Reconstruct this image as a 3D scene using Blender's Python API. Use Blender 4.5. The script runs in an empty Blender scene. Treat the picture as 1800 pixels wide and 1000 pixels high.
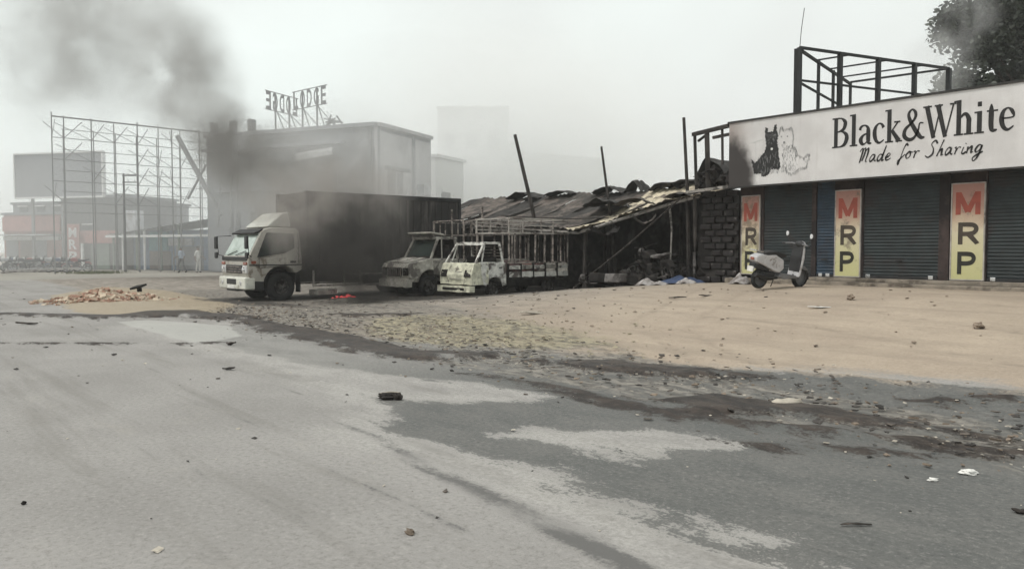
import bpy, bmesh, math, random
import numpy as np
from mathutils import Vector, Matrix, noise
R = math.radians
rnd = random.Random(7)
sc = bpy.context.scene
col = sc.collection

# ---------------------------------------------------------------- camera, sky, sun, exposure
CAM_Z = 1.5
cam_d = bpy.data.cameras.new('camera'); cam = bpy.data.objects.new('camera', cam_d); col.objects.link(cam)
cam_d.sensor_width = 36.0; cam_d.lens = 28.0; cam_d.clip_start = 0.1; cam_d.clip_end = 3000
cam.location = (0, 0, CAM_Z)
cam.rotation_euler = (R(90 - 2.54), 0, R(50.35))
sc.camera = cam
CAM_M = cam.rotation_euler.to_matrix()

world = bpy.data.worlds.new('World'); sc.world = world; world.use_nodes = True
wn = world.node_tree.nodes; wl = world.node_tree.links
bg = wn['Background']
sky = wn.new('ShaderNodeTexSky'); sky.sky_type = 'NISHITA'; sky.sun_disc = False
sky.sun_elevation = R(58); sky.sun_rotation = R(200); sky.air_density = 1.0; sky.dust_density = 6.0; sky.ozone_density = 0.6
hsv = wn.new('ShaderNodeHueSaturation'); hsv.inputs['Saturation'].default_value = 0.12
wl.new(sky.outputs[0], hsv.inputs['Color'])
# thin overcast: an even pale deck of cloud over the clear sky
tc = wn.new('ShaderNodeTexCoord')
cn = wn.new('ShaderNodeTexNoise'); cn.inputs['Scale'].default_value = 1.9; cn.inputs['Detail'].default_value = 3.0; cn.inputs['Roughness'].default_value = 0.45
wl.new(tc.outputs['Generated'], cn.inputs['Vector'])
cr = wn.new('ShaderNodeValToRGB')
cr.color_ramp.elements[0].position = 0.35; cr.color_ramp.elements[0].color = (7.4, 7.5, 7.25, 1)
cr.color_ramp.elements[1].position = 0.65; cr.color_ramp.elements[1].color = (9.2, 9.95, 9.6, 1)
wl.new(cn.outputs[0], cr.inputs[0])
wm = wn.new('ShaderNodeMix'); wm.data_type = 'RGBA'; wm.inputs[0].default_value = 0.85
wl.new(hsv.outputs[0], wm.inputs[6]); wl.new(cr.outputs[0], wm.inputs[7])
wl.new(wm.outputs[2], bg.inputs['Color'])
bg.inputs['Strength'].default_value = 0.095

sun_d = bpy.data.lights.new('sun', 'SUN'); sun = bpy.data.objects.new('sun', sun_d); col.objects.link(sun)
sun_d.energy = 1.45; sun_d.angle = R(14); sun_d.color = (1.0, 0.955, 0.9)
SUN_AZ, SUN_EL = R(200), R(58)
_sd = Vector((math.sin(SUN_AZ) * math.cos(SUN_EL), math.cos(SUN_AZ) * math.cos(SUN_EL), math.sin(SUN_EL)))
sun.rotation_euler = _sd.to_track_quat('Z', 'Y').to_euler()

vs = sc.view_settings
vs.view_transform = 'Standard'; vs.look = 'None'; vs.exposure = 0.3; vs.gamma = 1.0; vs.use_curve_mapping = False
cy = sc.cycles
cy.use_denoising = True
cy.use_adaptive_sampling = True; cy.adaptive_threshold = 0.035
cy.max_bounces = 5; cy.diffuse_bounces = 2; cy.glossy_bounces = 2; cy.transmission_bounces = 2
cy.volume_bounces = 3; cy.transparent_max_bounces = 8
cy.volume_step_rate = 1.5; cy.volume_max_steps = 32

# ---------------------------------------------------------------- helpers
def at(px, py, d):
    """world point seen at photo pixel (px, py), d metres along the lens axis"""
    v = Vector(((px - 900) / 1400 * d, -(py - 500) / 1400 * d, -d))
    return CAM_M @ v + Vector((0, 0, CAM_Z))

def sstep(a, b, x):
    t = min(1.0, max(0.0, (x - a) / (b - a))); return t * t * (3 - 2 * t)

def lerp_tab(tab, x):
    if x <= tab[0][0]: return tab[0][1]
    for (a, va), (b, vb) in zip(tab, tab[1:]):
        if x <= b: return va + (vb - va) * (x - a) / (b - a)
    return tab[-1][1]

LOT = [(-27, 0.0), (-22, 0.05), (-18, 0.2), (-14.5, 0.5), (-11.5, 0.7), (4, 0.76)]
def terrain(x, y):
    return lerp_tab(LOT, x) * sstep(7.2, 15.2, y)

def ground_at(px, py):
    v = CAM_M @ Vector(((px - 900) / 1400, -(py - 500) / 1400, -1))
    z = 0.0
    for _ in range(12):
        d = (z - CAM_Z) / v.z
        p = v * d
        z = 0.5 * z + 0.5 * terrain(p.x, p.y)
    return Vector((p.x, p.y, terrain(p.x, p.y)))

def tag(o, label=None, cat=None, group=None, kind=None):
    if label: o['label'] = label
    if cat: o['category'] = cat
    if group: o['group'] = group
    if kind: o['kind'] = kind
    return o

def empty(name, loc=(0, 0, 0), rz=0.0, label=None, cat=None, group=None):
    o = bpy.data.objects.new(name, None); col.objects.link(o)
    o.location = loc; o.rotation_euler = (0, 0, rz); o.empty_display_size = 0.2
    return tag(o, label, cat, group)

def link(name, me, parent=None, loc=None, rz=None):
    o = bpy.data.objects.new(name, me); col.objects.link(o)
    if parent: o.parent = parent
    if loc is not None: o.location = loc
    if rz is not None: o.rotation_euler = (0, 0, rz)
    return o

def copy_tree(o, parent=None):
    c = o.copy(); col.objects.link(c); c.parent = parent
    for ch in list(o.children): copy_tree(ch, c)
    return c

class MB:
    def __init__(s): s.v = []; s.f = []
    def add(s, vs_, fs):
        n = len(s.v); s.v += [tuple(p) for p in vs_]; s.f += [tuple(i + n for i in f) for f in fs]; return s
    def box(s, c, d, rot=None):
        h = [x / 2 for x in d]
        P = [Vector((sx * h[0], sy * h[1], sz * h[2])) for sz in (-1, 1) for sy in (-1, 1) for sx in (-1, 1)]
        if rot is not None: P = [rot @ p for p in P]
        c = Vector(c); P = [p + c for p in P]
        return s.add(P, [(0, 2, 3, 1), (4, 5, 7, 6), (0, 1, 5, 4), (2, 6, 7, 3), (0, 4, 6, 2), (1, 3, 7, 5)])
    def b2(s, a, b):
        a = Vector(a); b = Vector(b); return s.box((a + b) / 2, [abs(x) for x in (b - a)])
    def bar(s, a, b, w, h=None):
        a = Vector(a); b = Vector(b); d = b - a; h = h or w
        rot = d.to_track_quat('Z', 'Y').to_matrix()
        return s.box((a + b) / 2, (w, h, d.length), rot)
    def tube(s, pts, r, n=8, cap=True):
        pts = [Vector(p) for p in pts]; m = len(pts)
        rs = r if isinstance(r, (list, tuple)) else [r] * m
        V = []; F = []
        for i, p in enumerate(pts):
            d = (pts[min(i + 1, m - 1)] - pts[max(i - 1, 0)])
            q = d.to_track_quat('Z', 'Y')
            for k in range(n):
                a = 2 * math.pi * k / n
                V.append(p + q @ Vector((math.cos(a) * rs[i], math.sin(a) * rs[i], 0)))
        for i in range(m - 1):
            for k in range(n):
                k2 = (k + 1) % n
                F.append((i * n + k, i * n + k2, (i + 1) * n + k2, (i + 1) * n + k))
        if cap:
            F.append(tuple(reversed(range(n)))); F.append(tuple((m - 1) * n + k for k in range(n)))
        return s.add(V, F)
    def prism(s, prof, x0, x1, hw=None):
        """profile of (y,z) points extruded along x; hw(y,z) scales the half width"""
        n = len(prof)
        f = hw or (lambda y, z: 1.0)
        mid = (x0 + x1) / 2
        A = [(mid + (x0 - mid) * f(y, z), y, z) for y, z in prof]
        B = [(mid + (x1 - mid) * f(y, z), y, z) for y, z in prof]
        F = [tuple(range(n)), tuple(reversed(range(n, 2 * n)))]
        F += [(i, i + n, (i + 1) % n + n, (i + 1) % n) for i in range(n)]
        return s.add(A + B, F)
    def lathe(s, prof, n=20, axis='x', c=(0, 0, 0)):
        """profile of (along, radius)"""
        V = []; F = []; m = len(prof); c = Vector(c)
        for (t, r) in prof:
            for k in range(n):
                a = 2 * math.pi * k / n
                p = (t, r * math.cos(a), r * math.sin(a)) if axis == 'x' else (r * math.cos(a), r * math.sin(a), t)
                V.append(Vector(p) + c)
        for i in range(m - 1):
            for k in range(n):
                k2 = (k + 1) % n
                F.append((i * n + k, i * n + k2, (i + 1) * n + k2, (i + 1) * n + k))
        return s.add(V, F)
    def grid(s, nx, ny, fn):
        V = [fn(i / nx, j / ny) for j in range(ny + 1) for i in range(nx + 1)]
        F = [(j * (nx + 1) + i, j * (nx + 1) + i + 1, (j + 1) * (nx + 1) + i + 1, (j + 1) * (nx + 1) + i) for j in range(ny) for i in range(nx)]
        return s.add(V, F)
    def blob(s, c, r, seg=10, rings=7, amp=0.2, seed=0, sc_=1.5):
        V = []; F = []; c = Vector(c); r = Vector(r) if hasattr(r, '__len__') else Vector((r, r, r))
        for j in range(rings + 1):
            th = math.pi * j / rings
            for i in range(seg):
                ph = 2 * math.pi * i / seg
                d = Vector((math.sin(th) * math.cos(ph), math.sin(th) * math.sin(ph), math.cos(th)))
                k = 1 + amp * noise.noise(d * sc_ + Vector((seed * 3.1, seed, 0)))
                V.append(c + Vector((d.x * r.x, d.y * r.y, d.z * r.z)) * k)
        for j in range(rings):
            for i in range(seg):
                i2 = (i + 1) % seg
                F.append((j * seg + i, (j + 1) * seg + i, (j + 1) * seg + i2, j * seg + i2))
        return s.add(V, F)
    def mesh(s, name, mat=None, smooth=False, fix=True):
        me = bpy.data.meshes.new(name); me.from_pydata(s.v, [], s.f)
        if fix:
            bm = bmesh.new(); bm.from_mesh(me); bmesh.ops.recalc_face_normals(bm, faces=bm.faces); bm.to_mesh(me); bm.free()
        if mat: me.materials.append(mat)
        if smooth: me.polygons.foreach_set('use_smooth', [True] * len(me.polygons))
        me.update(); return me
    def build(s, name, mat=None, parent=None, loc=None, rz=None, smooth=False, bevel=0, seg=2):
        o = link(name, s.mesh(name, mat, smooth), parent, loc, rz)
        if bevel:
            m = o.modifiers.new('bevel', 'BEVEL'); m.width = bevel; m.segments = seg; m.limit_method = 'ANGLE'; m.angle_limit = R(35)
            m.harden_normals = False
        return o

def N(t, kind, **kw):
    n = t.nodes.new(kind)
    for k, v in kw.items(): setattr(n, k, v)
    return n

def nmath(t, op, a, b=None, c=None, clamp=False):
    n = t.nodes.new('ShaderNodeMath'); n.operation = op; n.use_clamp = clamp
    for i, x in enumerate((a, b, c)):
        if x is None: continue
        if isinstance(x, (int, float)): n.inputs[i].default_value = x
        else: t.links.new(x, n.inputs[i])
    return n.outputs[0]

def nmix(t, fac, a, b):
    n = t.nodes.new('ShaderNodeMix'); n.data_type = 'RGBA'
    for i, x in ((0, fac), (6, a), (7, b)):
        if isinstance(x, (int, float)): n.inputs[i].default_value = x
        elif isinstance(x, tuple): n.inputs[i].default_value = x if len(x) == 4 else x + (1,)
        else: t.links.new(x, n.inputs[i])
    return n.outputs[2]

def nrange(t, x, a, b, c=0.0, d=1.0, smooth=True):
    n = t.nodes.new('ShaderNodeMapRange'); n.interpolation_type = 'SMOOTHSTEP' if smooth else 'LINEAR'
    n.clamp = True if not smooth else n.clamp
    t.links.new(x, n.inputs[0])
    for i, v in enumerate((a, b, c, d)): n.inputs[i + 1].default_value = v
    return n.outputs[0]

def nnoise(t, vec, scale, detail=4.0, rough=0.55, dist=0.0):
    n = t.nodes.new('ShaderNodeTexNoise'); n.inputs['Scale'].default_value = scale
    n.inputs['Detail'].default_value = detail; n.inputs['Roughness'].default_value = rough; n.inputs['Distortion'].default_value = dist
    if vec is not None: t.links.new(vec, n.inputs['Vector'])
    return n.outputs[0]

def newmat(name):
    m = bpy.data.materials.new(name); m.use_nodes = True
    t = m.node_tree; b = t.nodes['Principled BSDF']
    return m, t, b

def pmat(name, base, rough=0.8, metal=0.0, var=0.25, scale=4.0, dirt=None, amt=0.5, dscale=2.0, stretch=(1, 1, 1), bump=0.0, spec=0.4, emit=None, es=0.0):
    """surface paint with uneven tone, and dirt / soot / rust patches of their own shape"""
    m, t, b = newmat(name)
    geo = N(t, 'ShaderNodeTexCoord')
    mp = N(t, 'ShaderNodeMapping'); mp.inputs['Scale'].default_value = stretch
    oi = N(t, 'ShaderNodeObjectInfo')
    t.links.new(geo.outputs['Object'], mp.inputs[0]); t.links.new(oi.outputs['Random'], mp.inputs['Location'])
    n1 = nnoise(t, mp.outputs[0], scale, 5, 0.6)
    lo = tuple(max(0, c * (1 - var)) for c in base); hi = tuple(min(1, c * (1 + var)) for c in base)
    c = nmix(t, nrange(t, n1, 0.3, 0.7), lo, hi)
    if dirt:
        n2 = nnoise(t, mp.outputs[0], dscale, 6, 0.65, 0.3)
        lim = 0.5 + (0.5 - amt) * 0.5
        c = nmix(t, nrange(t, n2, lim - 0.07, lim + 0.07), c, dirt)
    t.links.new(c, b.inputs['Base Color'])
    b.inputs['Roughness'].default_value = rough; b.inputs['Metallic'].default_value = metal
    b.inputs['Specular IOR Level'].default_value = spec
    if bump:
        bp = N(t, 'ShaderNodeBump'); bp.inputs['Strength'].default_value = bump; bp.inputs['Distance'].default_value = 0.02
        t.links.new(n1, bp.inputs['Height']); t.links.new(bp.outputs[0], b.inputs['Normal'])
    if emit:
        b.inputs['Emission Color'].default_value = emit + (1,); b.inputs['Emission Strength'].default_value = es
    return m

M = {}
def mk(k, *a, **kw): M[k] = pmat(k, *a, **kw)
SOOT = (0.02, 0.018, 0.017)
mk('char', (0.022, 0.020, 0.019), 0.95, var=0.5, dirt=(0.05, 0.045, 0.042), amt=0.35, spec=0.15)
mk('ash', (0.16, 0.15, 0.145), 0.95, var=0.4, dirt=(0.04, 0.036, 0.034), amt=0.5, spec=0.1)
mk('rubber', (0.018, 0.018, 0.018), 0.85, var=0.3, dirt=(0.09, 0.08, 0.07), amt=0.25)
mk('burnt_rim', (0.09, 0.085, 0.08), 0.8, 0.3, var=0.5, dirt=SOOT, amt=0.5, dscale=9)
mk('dark_metal', (0.025, 0.025, 0.026), 0.6, 0.2, var=0.4)
mk('truck_paint', (0.42, 0.40, 0.36), 0.45, var=0.12, dirt=(0.20, 0.17, 0.14), amt=0.28, dscale=3.5)
mk('truck_bumper', (0.60, 0.60, 0.54), 0.5, var=0.12, dirt=(0.25, 0.22, 0.18), amt=0.25, dscale=5)
mk('pale_glass', (0.36, 0.42, 0.38), 0.12, var=0.15, spec=0.9)  # glossy glass with a pale grey-green base colour
mk('dark_glass', (0.03, 0.04, 0.036), 0.08, var=0.2, spec=0.8)
mk('lamp_glass', (0.55, 0.55, 0.55), 0.15, var=0.1, spec=0.8)
mk('lamp_amber', (0.28, 0.09, 0.06), 0.2, var=0.1, spec=0.7)
mk('black_plastic', (0.02, 0.02, 0.021), 0.55, var=0.3)
mk('cargo_box', (0.075, 0.067, 0.062), 0.8, var=0.35, scale=2.0, dirt=(0.025, 0.023, 0.022), amt=0.5, dscale=0.8, stretch=(1, 1.5, 0.5))
mk('deflector', (0.48, 0.48, 0.44), 0.5, var=0.15, dirt=(0.3, 0.26, 0.2), amt=0.3)
mk('white_rail', (0.38, 0.35, 0.32), 0.6, var=0.25, dirt=(0.12, 0.1, 0.09), amt=0.35)
mk('burnt_white', (0.64, 0.63, 0.59), 0.75, var=0.25, scale=6, dirt=(0.10, 0.085, 0.078), amt=0.40, dscale=3.4, bump=0.15)
mk('burnt_yellowish', (0.60, 0.59, 0.47), 0.75, var=0.25, scale=6, dirt=(0.15, 0.135, 0.11), amt=0.30, dscale=3.2, bump=0.15)
mk('burnt_grey', (0.33, 0.315, 0.28), 0.8, var=0.3, scale=5, dirt=(0.10, 0.09, 0.082), amt=0.40, dscale=2.6, bump=0.15)
mk('burnt_bar', (0.27, 0.235, 0.21), 0.8, var=0.4, dirt=(0.06, 0.05, 0.045), amt=0.45, dscale=6)
mk('burnt_rust', (0.12, 0.06, 0.05), 0.85, var=0.4, dirt=(0.05, 0.03, 0.03), amt=0.5)
mk('sheet_rust', (0.12, 0.10, 0.088), 0.85, var=0.4, scale=2.5, dirt=(0.045, 0.04, 0.036), amt=0.5, dscale=1.3)
mk('sheet_pale', (0.50, 0.44, 0.33), 0.8, var=0.35, scale=3, dirt=(0.11, 0.09, 0.075), amt=0.42, dscale=2.0)
mk('sheet_black', (0.035, 0.032, 0.03), 0.85, var=0.4)
mk('bamboo_char', (0.035, 0.03, 0.027), 0.9, var=0.5)
mk('bamboo_ash', (0.28, 0.26, 0.24), 0.9, var=0.3, dirt=(0.06, 0.055, 0.05), amt=0.4, dscale=5)
mk('steel_black', (0.015, 0.016, 0.017), 0.6, 0.1, var=0.3)
mk('far_steel', (0.16, 0.16, 0.165), 0.7, 0.2, var=0.3)
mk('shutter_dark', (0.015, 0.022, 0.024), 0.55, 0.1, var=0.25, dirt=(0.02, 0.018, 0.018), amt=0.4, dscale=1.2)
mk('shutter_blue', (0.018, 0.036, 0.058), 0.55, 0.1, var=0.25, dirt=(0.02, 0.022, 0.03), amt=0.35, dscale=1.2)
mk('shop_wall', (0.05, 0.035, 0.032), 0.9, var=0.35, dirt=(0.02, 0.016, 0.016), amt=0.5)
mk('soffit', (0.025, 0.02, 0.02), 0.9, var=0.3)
mk('step', (0.22, 0.19, 0.155), 0.9, var=0.25, dirt=(0.09, 0.075, 0.06), amt=0.4, dscale=3)
mk('brick_char', (0.022, 0.019, 0.019), 0.95, var=0.4, dirt=(0.15, 0.135, 0.13), amt=0.2, dscale=4)
mk('black_print', (0.012, 0.011, 0.011), 0.6, var=0.2)
mk('fur_black', (0.018, 0.018, 0.018), 0.7, var=0.6, scale=40)
mk('fur_grey', (0.22, 0.22, 0.22), 0.7, var=0.2, scale=30)
mk('fur_light', (0.52, 0.52, 0.51), 0.7, var=0.1, scale=30)
mk('fascia_edge', (0.03, 0.028, 0.027), 0.7, var=0.3)
mk('red_print', (0.33, 0.075, 0.05), 0.6, var=0.15)
mk('brown_print', (0.055, 0.042, 0.03), 0.6, var=0.25)
mk('dark_print', (0.02, 0.019, 0.014), 0.6, var=0.25)
mk('scooter_white', (0.50, 0.49, 0.50), 0.35, var=0.12, dirt=(0.2, 0.175, 0.16), amt=0.33, dscale=5)
mk('scooter_grey', (0.16, 0.16, 0.165), 0.5, var=0.15)
mk('mirror_glass', (0.75, 0.75, 0.76), 0.3, var=0.05, spec=0.9)  # whitish base colour paints in a bright reflection
mk('chrome', (0.7, 0.7, 0.7), 0.15, 0.9, var=0.05)
mk('tarp_blue', (0.035, 0.055, 0.11), 0.7, var=0.3, scale=6)
mk('bag_white', (0.33, 0.31, 0.30), 0.85, var=0.3, dirt=(0.15, 0.13, 0.12), amt=0.4, dscale=6)
mk('bag_brown', (0.16, 0.12, 0.10), 0.85, var=0.3)
mk('wood_char', (0.03, 0.025, 0.022), 0.95, var=0.5, dirt=(0.12, 0.10, 0.085), amt=0.3, dscale=9)
mk('litter_white', (0.66, 0.65, 0.62), 0.8, var=0.15)
mk('debris_dark', (0.045, 0.04, 0.037), 0.95, var=0.5, dirt=(0.12, 0.10, 0.085), amt=0.4)
mk('debris_pale', (0.42, 0.38, 0.32), 0.95, var=0.35)
mk('debris_brown', (0.19, 0.15, 0.115), 0.95, var=0.35)
mk('straw', (0.30, 0.265, 0.185), 0.95, var=0.35)
mk('brick', (0.34, 0.20, 0.145), 0.95, var=0.35, dirt=(0.36, 0.30, 0.23), amt=0.45, dscale=4)
mk('brick_pale', (0.48, 0.40, 0.31), 0.95, var=0.3)
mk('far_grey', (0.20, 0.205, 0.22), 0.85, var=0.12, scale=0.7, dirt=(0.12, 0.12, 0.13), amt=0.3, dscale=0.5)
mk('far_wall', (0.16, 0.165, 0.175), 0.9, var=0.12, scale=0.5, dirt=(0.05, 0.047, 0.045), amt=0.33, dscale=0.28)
mk('far_wall_lit', (0.38, 0.375, 0.38), 0.9, var=0.08, scale=0.5, dirt=(0.27, 0.265, 0.27), amt=0.3, dscale=0.5)  # lit-face copy of the lodge wall, light painted in by a paler colour
mk('far_haze_pale', (0.58, 0.585, 0.575), 0.9, var=0.05, scale=0.4)  # haze put into the colour: paled to lower contrast against the sky
mk('far_window', (0.025, 0.028, 0.035), 0.3, var=0.2)
mk('far_red', (0.27, 0.14, 0.12), 0.8, var=0.15, scale=1.0, dirt=(0.18, 0.11, 0.1), amt=0.3, dscale=1.0)
mk('far_red_sign', (0.32, 0.15, 0.135), 0.6, var=0.1)
mk('far_white', (0.62, 0.62, 0.62), 0.8, var=0.1)
mk('far_dark', (0.07, 0.068, 0.07), 0.9, var=0.3)
mk('far_teal', (0.07, 0.27, 0.31), 0.8, var=0.15)
mk('far_blue', (0.10, 0.17, 0.29), 0.8, var=0.2)
mk('far_tin', (0.42, 0.43, 0.45), 0.7, 0.1, var=0.2, dirt=(0.24, 0.23, 0.23), amt=0.4)
mk('far_brown', (0.13, 0.10, 0.085), 0.9, var=0.3)
mk('far_green', (0.14, 0.18, 0.15), 0.8, var=0.2)
mk('board_face', (0.17, 0.175, 0.19), 0.8, var=0.08, scale=0.6)
mk('skin', (0.16, 0.10, 0.075), 0.6, var=0.1)
mk('hair', (0.012, 0.011, 0.01), 0.7, var=0.2)
mk('shirt_blue', (0.34, 0.40, 0.50), 0.9, var=0.15)
mk('shirt_white', (0.62, 0.62, 0.60), 0.9, var=0.1)
mk('trousers', (0.07, 0.07, 0.075), 0.9, var=0.2)
mk('trousers_pale', (0.5, 0.5, 0.48), 0.9, var=0.1)
mk('bark', (0.07, 0.058, 0.048), 0.95, var=0.4, scale=8)
mk('bike_red', (0.25, 0.05, 0.05), 0.4, var=0.15)
mk('bike_black', (0.025, 0.025, 0.027), 0.4, var=0.2)
mk('bike_blue', (0.05, 0.08, 0.16), 0.4, var=0.2)
mk('bike_silver', (0.35, 0.36, 0.38), 0.4, 0.2, var=0.15)

def leaf_mat(name, a, b_):
    m, t, b = newmat(name)
    tcn = N(t, 'ShaderNodeTexCoord')
    n = nnoise(t, tcn.outputs['Object'], 0.9, 3)
    n2 = nnoise(t, tcn.outputs['Object'], 9.0, 2)
    c = nmix(t, nrange(t, nmath(t, 'ADD', nmath(t, 'MULTIPLY', n, 0.6), nmath(t, 'MULTIPLY', n2, 0.4)), 0.35, 0.65), a, b_)
    t.links.new(c, b.inputs['Base Color']); b.inputs['Roughness'].default_value = 0.6
    M[name] = m
leaf_mat('leaf', (0.016, 0.022, 0.015), (0.042, 0.053, 0.032))
leaf_mat('grass', (0.10, 0.12, 0.07), (0.18, 0.19, 0.12))

# ---------------------------------------------------------------- ground, road, lot
def gpoly(pts):
    return np.array([tuple(ground_at(*p))[:2] for p in pts])

def sd_poly(P, poly):
    """signed distance, positive inside"""
    d = np.full(len(P), 1e9); inside = np.zeros(len(P), bool); n = len(poly)
    for i in range(n):
        a = poly[i]; b = poly[(i + 1) % n]; e = b - a; w = P - a
        t = np.clip((w @ e) / max(e @ e, 1e-9), 0, 1)
        q = w - t[:, None] * e
        d = np.minimum(d, (q * q).sum(1))
        c = ((a[1] <= P[:, 1]) & (b[1] > P[:, 1])) | ((b[1] <= P[:, 1]) & (a[1] > P[:, 1]))
        xi = a[0] + (P[:, 1] - a[1]) / (b[1] - a[1] if abs(b[1] - a[1]) > 1e-9 else 1e-9) * e[0]
        inside ^= c & (P[:, 0] < xi)
    d = np.sqrt(d); return np.where(inside, d, -d)

def sd_line(P, pts, radii):
    out = np.full(len(P), -1e9)
    for i in range(len(pts) - 1):
        a = pts[i]; b = pts[i + 1]; e = b - a; w = P - a
        t = np.clip((w @ e) / max(e @ e, 1e-9), 0, 1)
        q = w - t[:, None] * e
        out = np.maximum(out, radii[i] + (radii[i + 1] - radii[i]) * t - np.sqrt((q * q).sum(1)))
    return out

GX0, GX1, GY0, GY1, GS = -46.0, 5.0, -7.0, 23.0, 0.12
nx = int((GX1 - GX0) / GS); ny = int((GY1 - GY0) / GS)
xs = np.linspace(GX0, GX1, nx + 1); ys = np.linspace(GY0, GY1, ny + 1)
XX, YY = np.meshgrid(xs, ys); P = np.stack([XX.ravel(), YY.ravel()], 1)
ROAD_EDGE = 6.7
EDGE = [(-46, 6.7), (-16, 6.4), (-12.5, 6.3), (-11, 6.8), (-9, 7.55), (-6.4, 8.1), (-3, 8.8), (5, 9.0)]
edge_x = np.array([lerp_tab(EDGE, x) + 0.4 * noise.noise(Vector((x * 0.35, 3, 0))) + 0.25 * noise.noise(Vector((x * 1.3, 8, 0))) for x in xs])
edge = np.tile(edge_x, ny + 1)
# clean dark asphalt washed by water, seen against road dust
wet = sd_poly(P, gpoly([(250, 572), (430, 570), (560, 588), (740, 600), (1000, 620), (1300, 645), (1800, 680), (2000, 700), (2100, 1100), (1560, 1100), (1440, 1000),
                        (1260, 966), (1190, 945), (1130, 905), (1050, 880), (1000, 842), (900, 816), (820, 800), (770, 786), (665, 752), (700, 712), (620, 678), (520, 640), (400, 610)]))
stripC = sd_poly(P, gpoly([(430, 618), (560, 642), (680, 660), (800, 672), (900, 682), (975, 697), (880, 708), (760, 704), (690, 702), (560, 690)]))
patchB = sd_poly(P, gpoly([(875, 762), (940, 753), (1040, 757), (1120, 755), (1190, 763), (1312, 786), (1230, 793), (1165, 800), (1150, 807), (1110, 803), (1090, 795), (1030, 790), (940, 778)]))
patchD = sd_poly(P, gpoly([(1230, 925), (1330, 935), (1390, 950), (1330, 957), (1250, 948)]))
wet = np.minimum(wet, -np.maximum(np.maximum(stripC, patchB), patchD))
# mud and black ash streaks
mud = sd_line(P, gpoly([(930, 634), (1080, 645), (1200, 655), (1350, 664)]), [.12, .42, .36, .10])
for pts, rr in (([(1170, 706), (1260, 712), (1420, 726), (1560, 745), (1740, 768)], [.15, .46, .34, .30, .10]),
                ([(425, 562), (500, 580), (590, 597), (700, 622), (800, 627), (880, 624)], [.2, .5, .5, .42, .45, .2]),
                ([(0, 552), (180, 558), (330, 553), (430, 560)], [.2, .42, .5, .4]),
                ([(0, 603), (150, 604), (300, 605), (400, 602)], [.08, .1, .12, .03]),
                ([(590, 553), (660, 556), (720, 552)], [.12, .36, .12]),
                ([(1100, 770), (1300, 780), (1500, 790), (1800, 808)], [-.05, .08, .08, 0.12]),
                ([(820, 655), (1000, 685), (1200, 735), (1450, 760), (1800, 800)], [.02, .16, .16, .2, .15]),
                ([(1640, 706), (1780, 700)], [.18, .12]),
                ([(1180, 640), (1330, 655)], [-.1, -.02])):
    mud = np.maximum(mud, sd_line(P, gpoly(pts), rr))
# trampled, dirty verge between road and lot
verge = sd_poly(P, np.array([(-30, 6.3), (-17, 6.1), (-12, 6.0), (-8, 5.9), (-4, 6.0), (6, 6.0), (6, 7.4), (-3, 7.5), (-6, 8.0), (-8, 8.7), (-13, 10.2), (-17, 11), (-30, 11)]))
soot = np.maximum(sd_line(P, np.array([(-23, 9.2), (-23, 18)]), [1.5, 2.4]), sd_line(P, np.array([(-20.2, 12.6), (-20, 20), (-16, 20)]), [1.6, 3.2, 3.0]))  # burnt soot, painted darker to deepen the shade under the vehicles
soot = np.maximum(soot, sd_line(P, np.array([(-18.5, 13.2), (-14, 17.0), (-12, 17.3)]), [1.5, 1.4, 1.0]))
soot = np.maximum(soot, sd_line(P, np.array([(-17.5, 9.0), (-22, 8.6)]), [-.3, .6]))
straw = sd_poly(P, gpoly([(640, 560), (760, 552), (900, 560), (1050, 585), (1080, 610), (900, 612), (740, 606), (650, 590)]))
rubdirt = sd_poly(P, gpoly([(85, 520), (180, 505), (290, 510), (420, 535), (380, 552), (240, 558), (120, 550)]))
pale = sd_poly(P, gpoly([(205, 566), (260, 562), (400, 572), (425, 590), (345, 606)]))
# skid marks and wheel ruts
skid = sd_line(P, gpoly([(590, 740), (690, 785), (760, 828), (850, 868), (920, 902), (1010, 945), (1130, 1005), (1250, 1080)]), [.05, .09, .10, .12, .11, .13, .14, .14])
for pts in ([(250, 640), (420, 735), (520, 790), (640, 850), (760, 905), (900, 980)], [(0, 700), (180, 760), (420, 860), (640, 960)], [(420, 650), (640, 735), (900, 850)]):
    skid = np.maximum(skid, sd_line(P, gpoly(pts), [.035] * len(pts)))
ruts = np.full(len(P), -9.0)
for pts in ([(-2, 9.6), (-6, 11.0), (-11, 11.6), (-16, 12.0)], [(-2, 11.0), (-6, 12.4), (-11, 12.9), (-16, 13.2)], [(-4, 7.6), (-8, 10.2), (-9.6, 14.6)], [(-5.3, 7.6), (-9.3, 10.4), (-10.8, 15)], [(-12, 6.6), (-15, 9.5), (-18.2, 13)], [(-13.2, 6.6), (-16.4, 9.6), (-19.4, 13)], [(0, 12.8), (-5, 13.6), (-10, 13.9)]):
    ruts = np.maximum(ruts, sd_line(P, np.array(pts), [.09] * len(pts)))
enc = lambda s, w=1.0: np.clip(0.5 + s / (2 * w), 0, 1)
dirt = YY.ravel() - edge
# relief
Z = np.array([terrain(x, y) for x, y in P])
for i, (x, y) in enumerate(P):
    k = max(0.0, 1 - abs(y - 7.4) / 2.2)
    n1 = noise.noise(Vector((x * 0.9, y * 1.3, 0)))
    Z[i] += 0.012 * n1
    if k > 0: Z[i] += k * (0.045 * noise.noise(Vector((x * 2.2, y * 3.4, 5))) + 0.03 * noise.noise(Vector((x * 5, y * 6, 1))))
    elif y > 9.6: Z[i] += 0.012 * noise.noise(Vector((x * 3, y * 3, 2)))
Z -= np.clip(ruts, 0, .09) * .25
Z += np.clip(mud, 0, 0.2) * 0.25 + np.where(rubdirt > 0, np.clip(rubdirt, 0, .6) * 0.1, 0)
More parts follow.
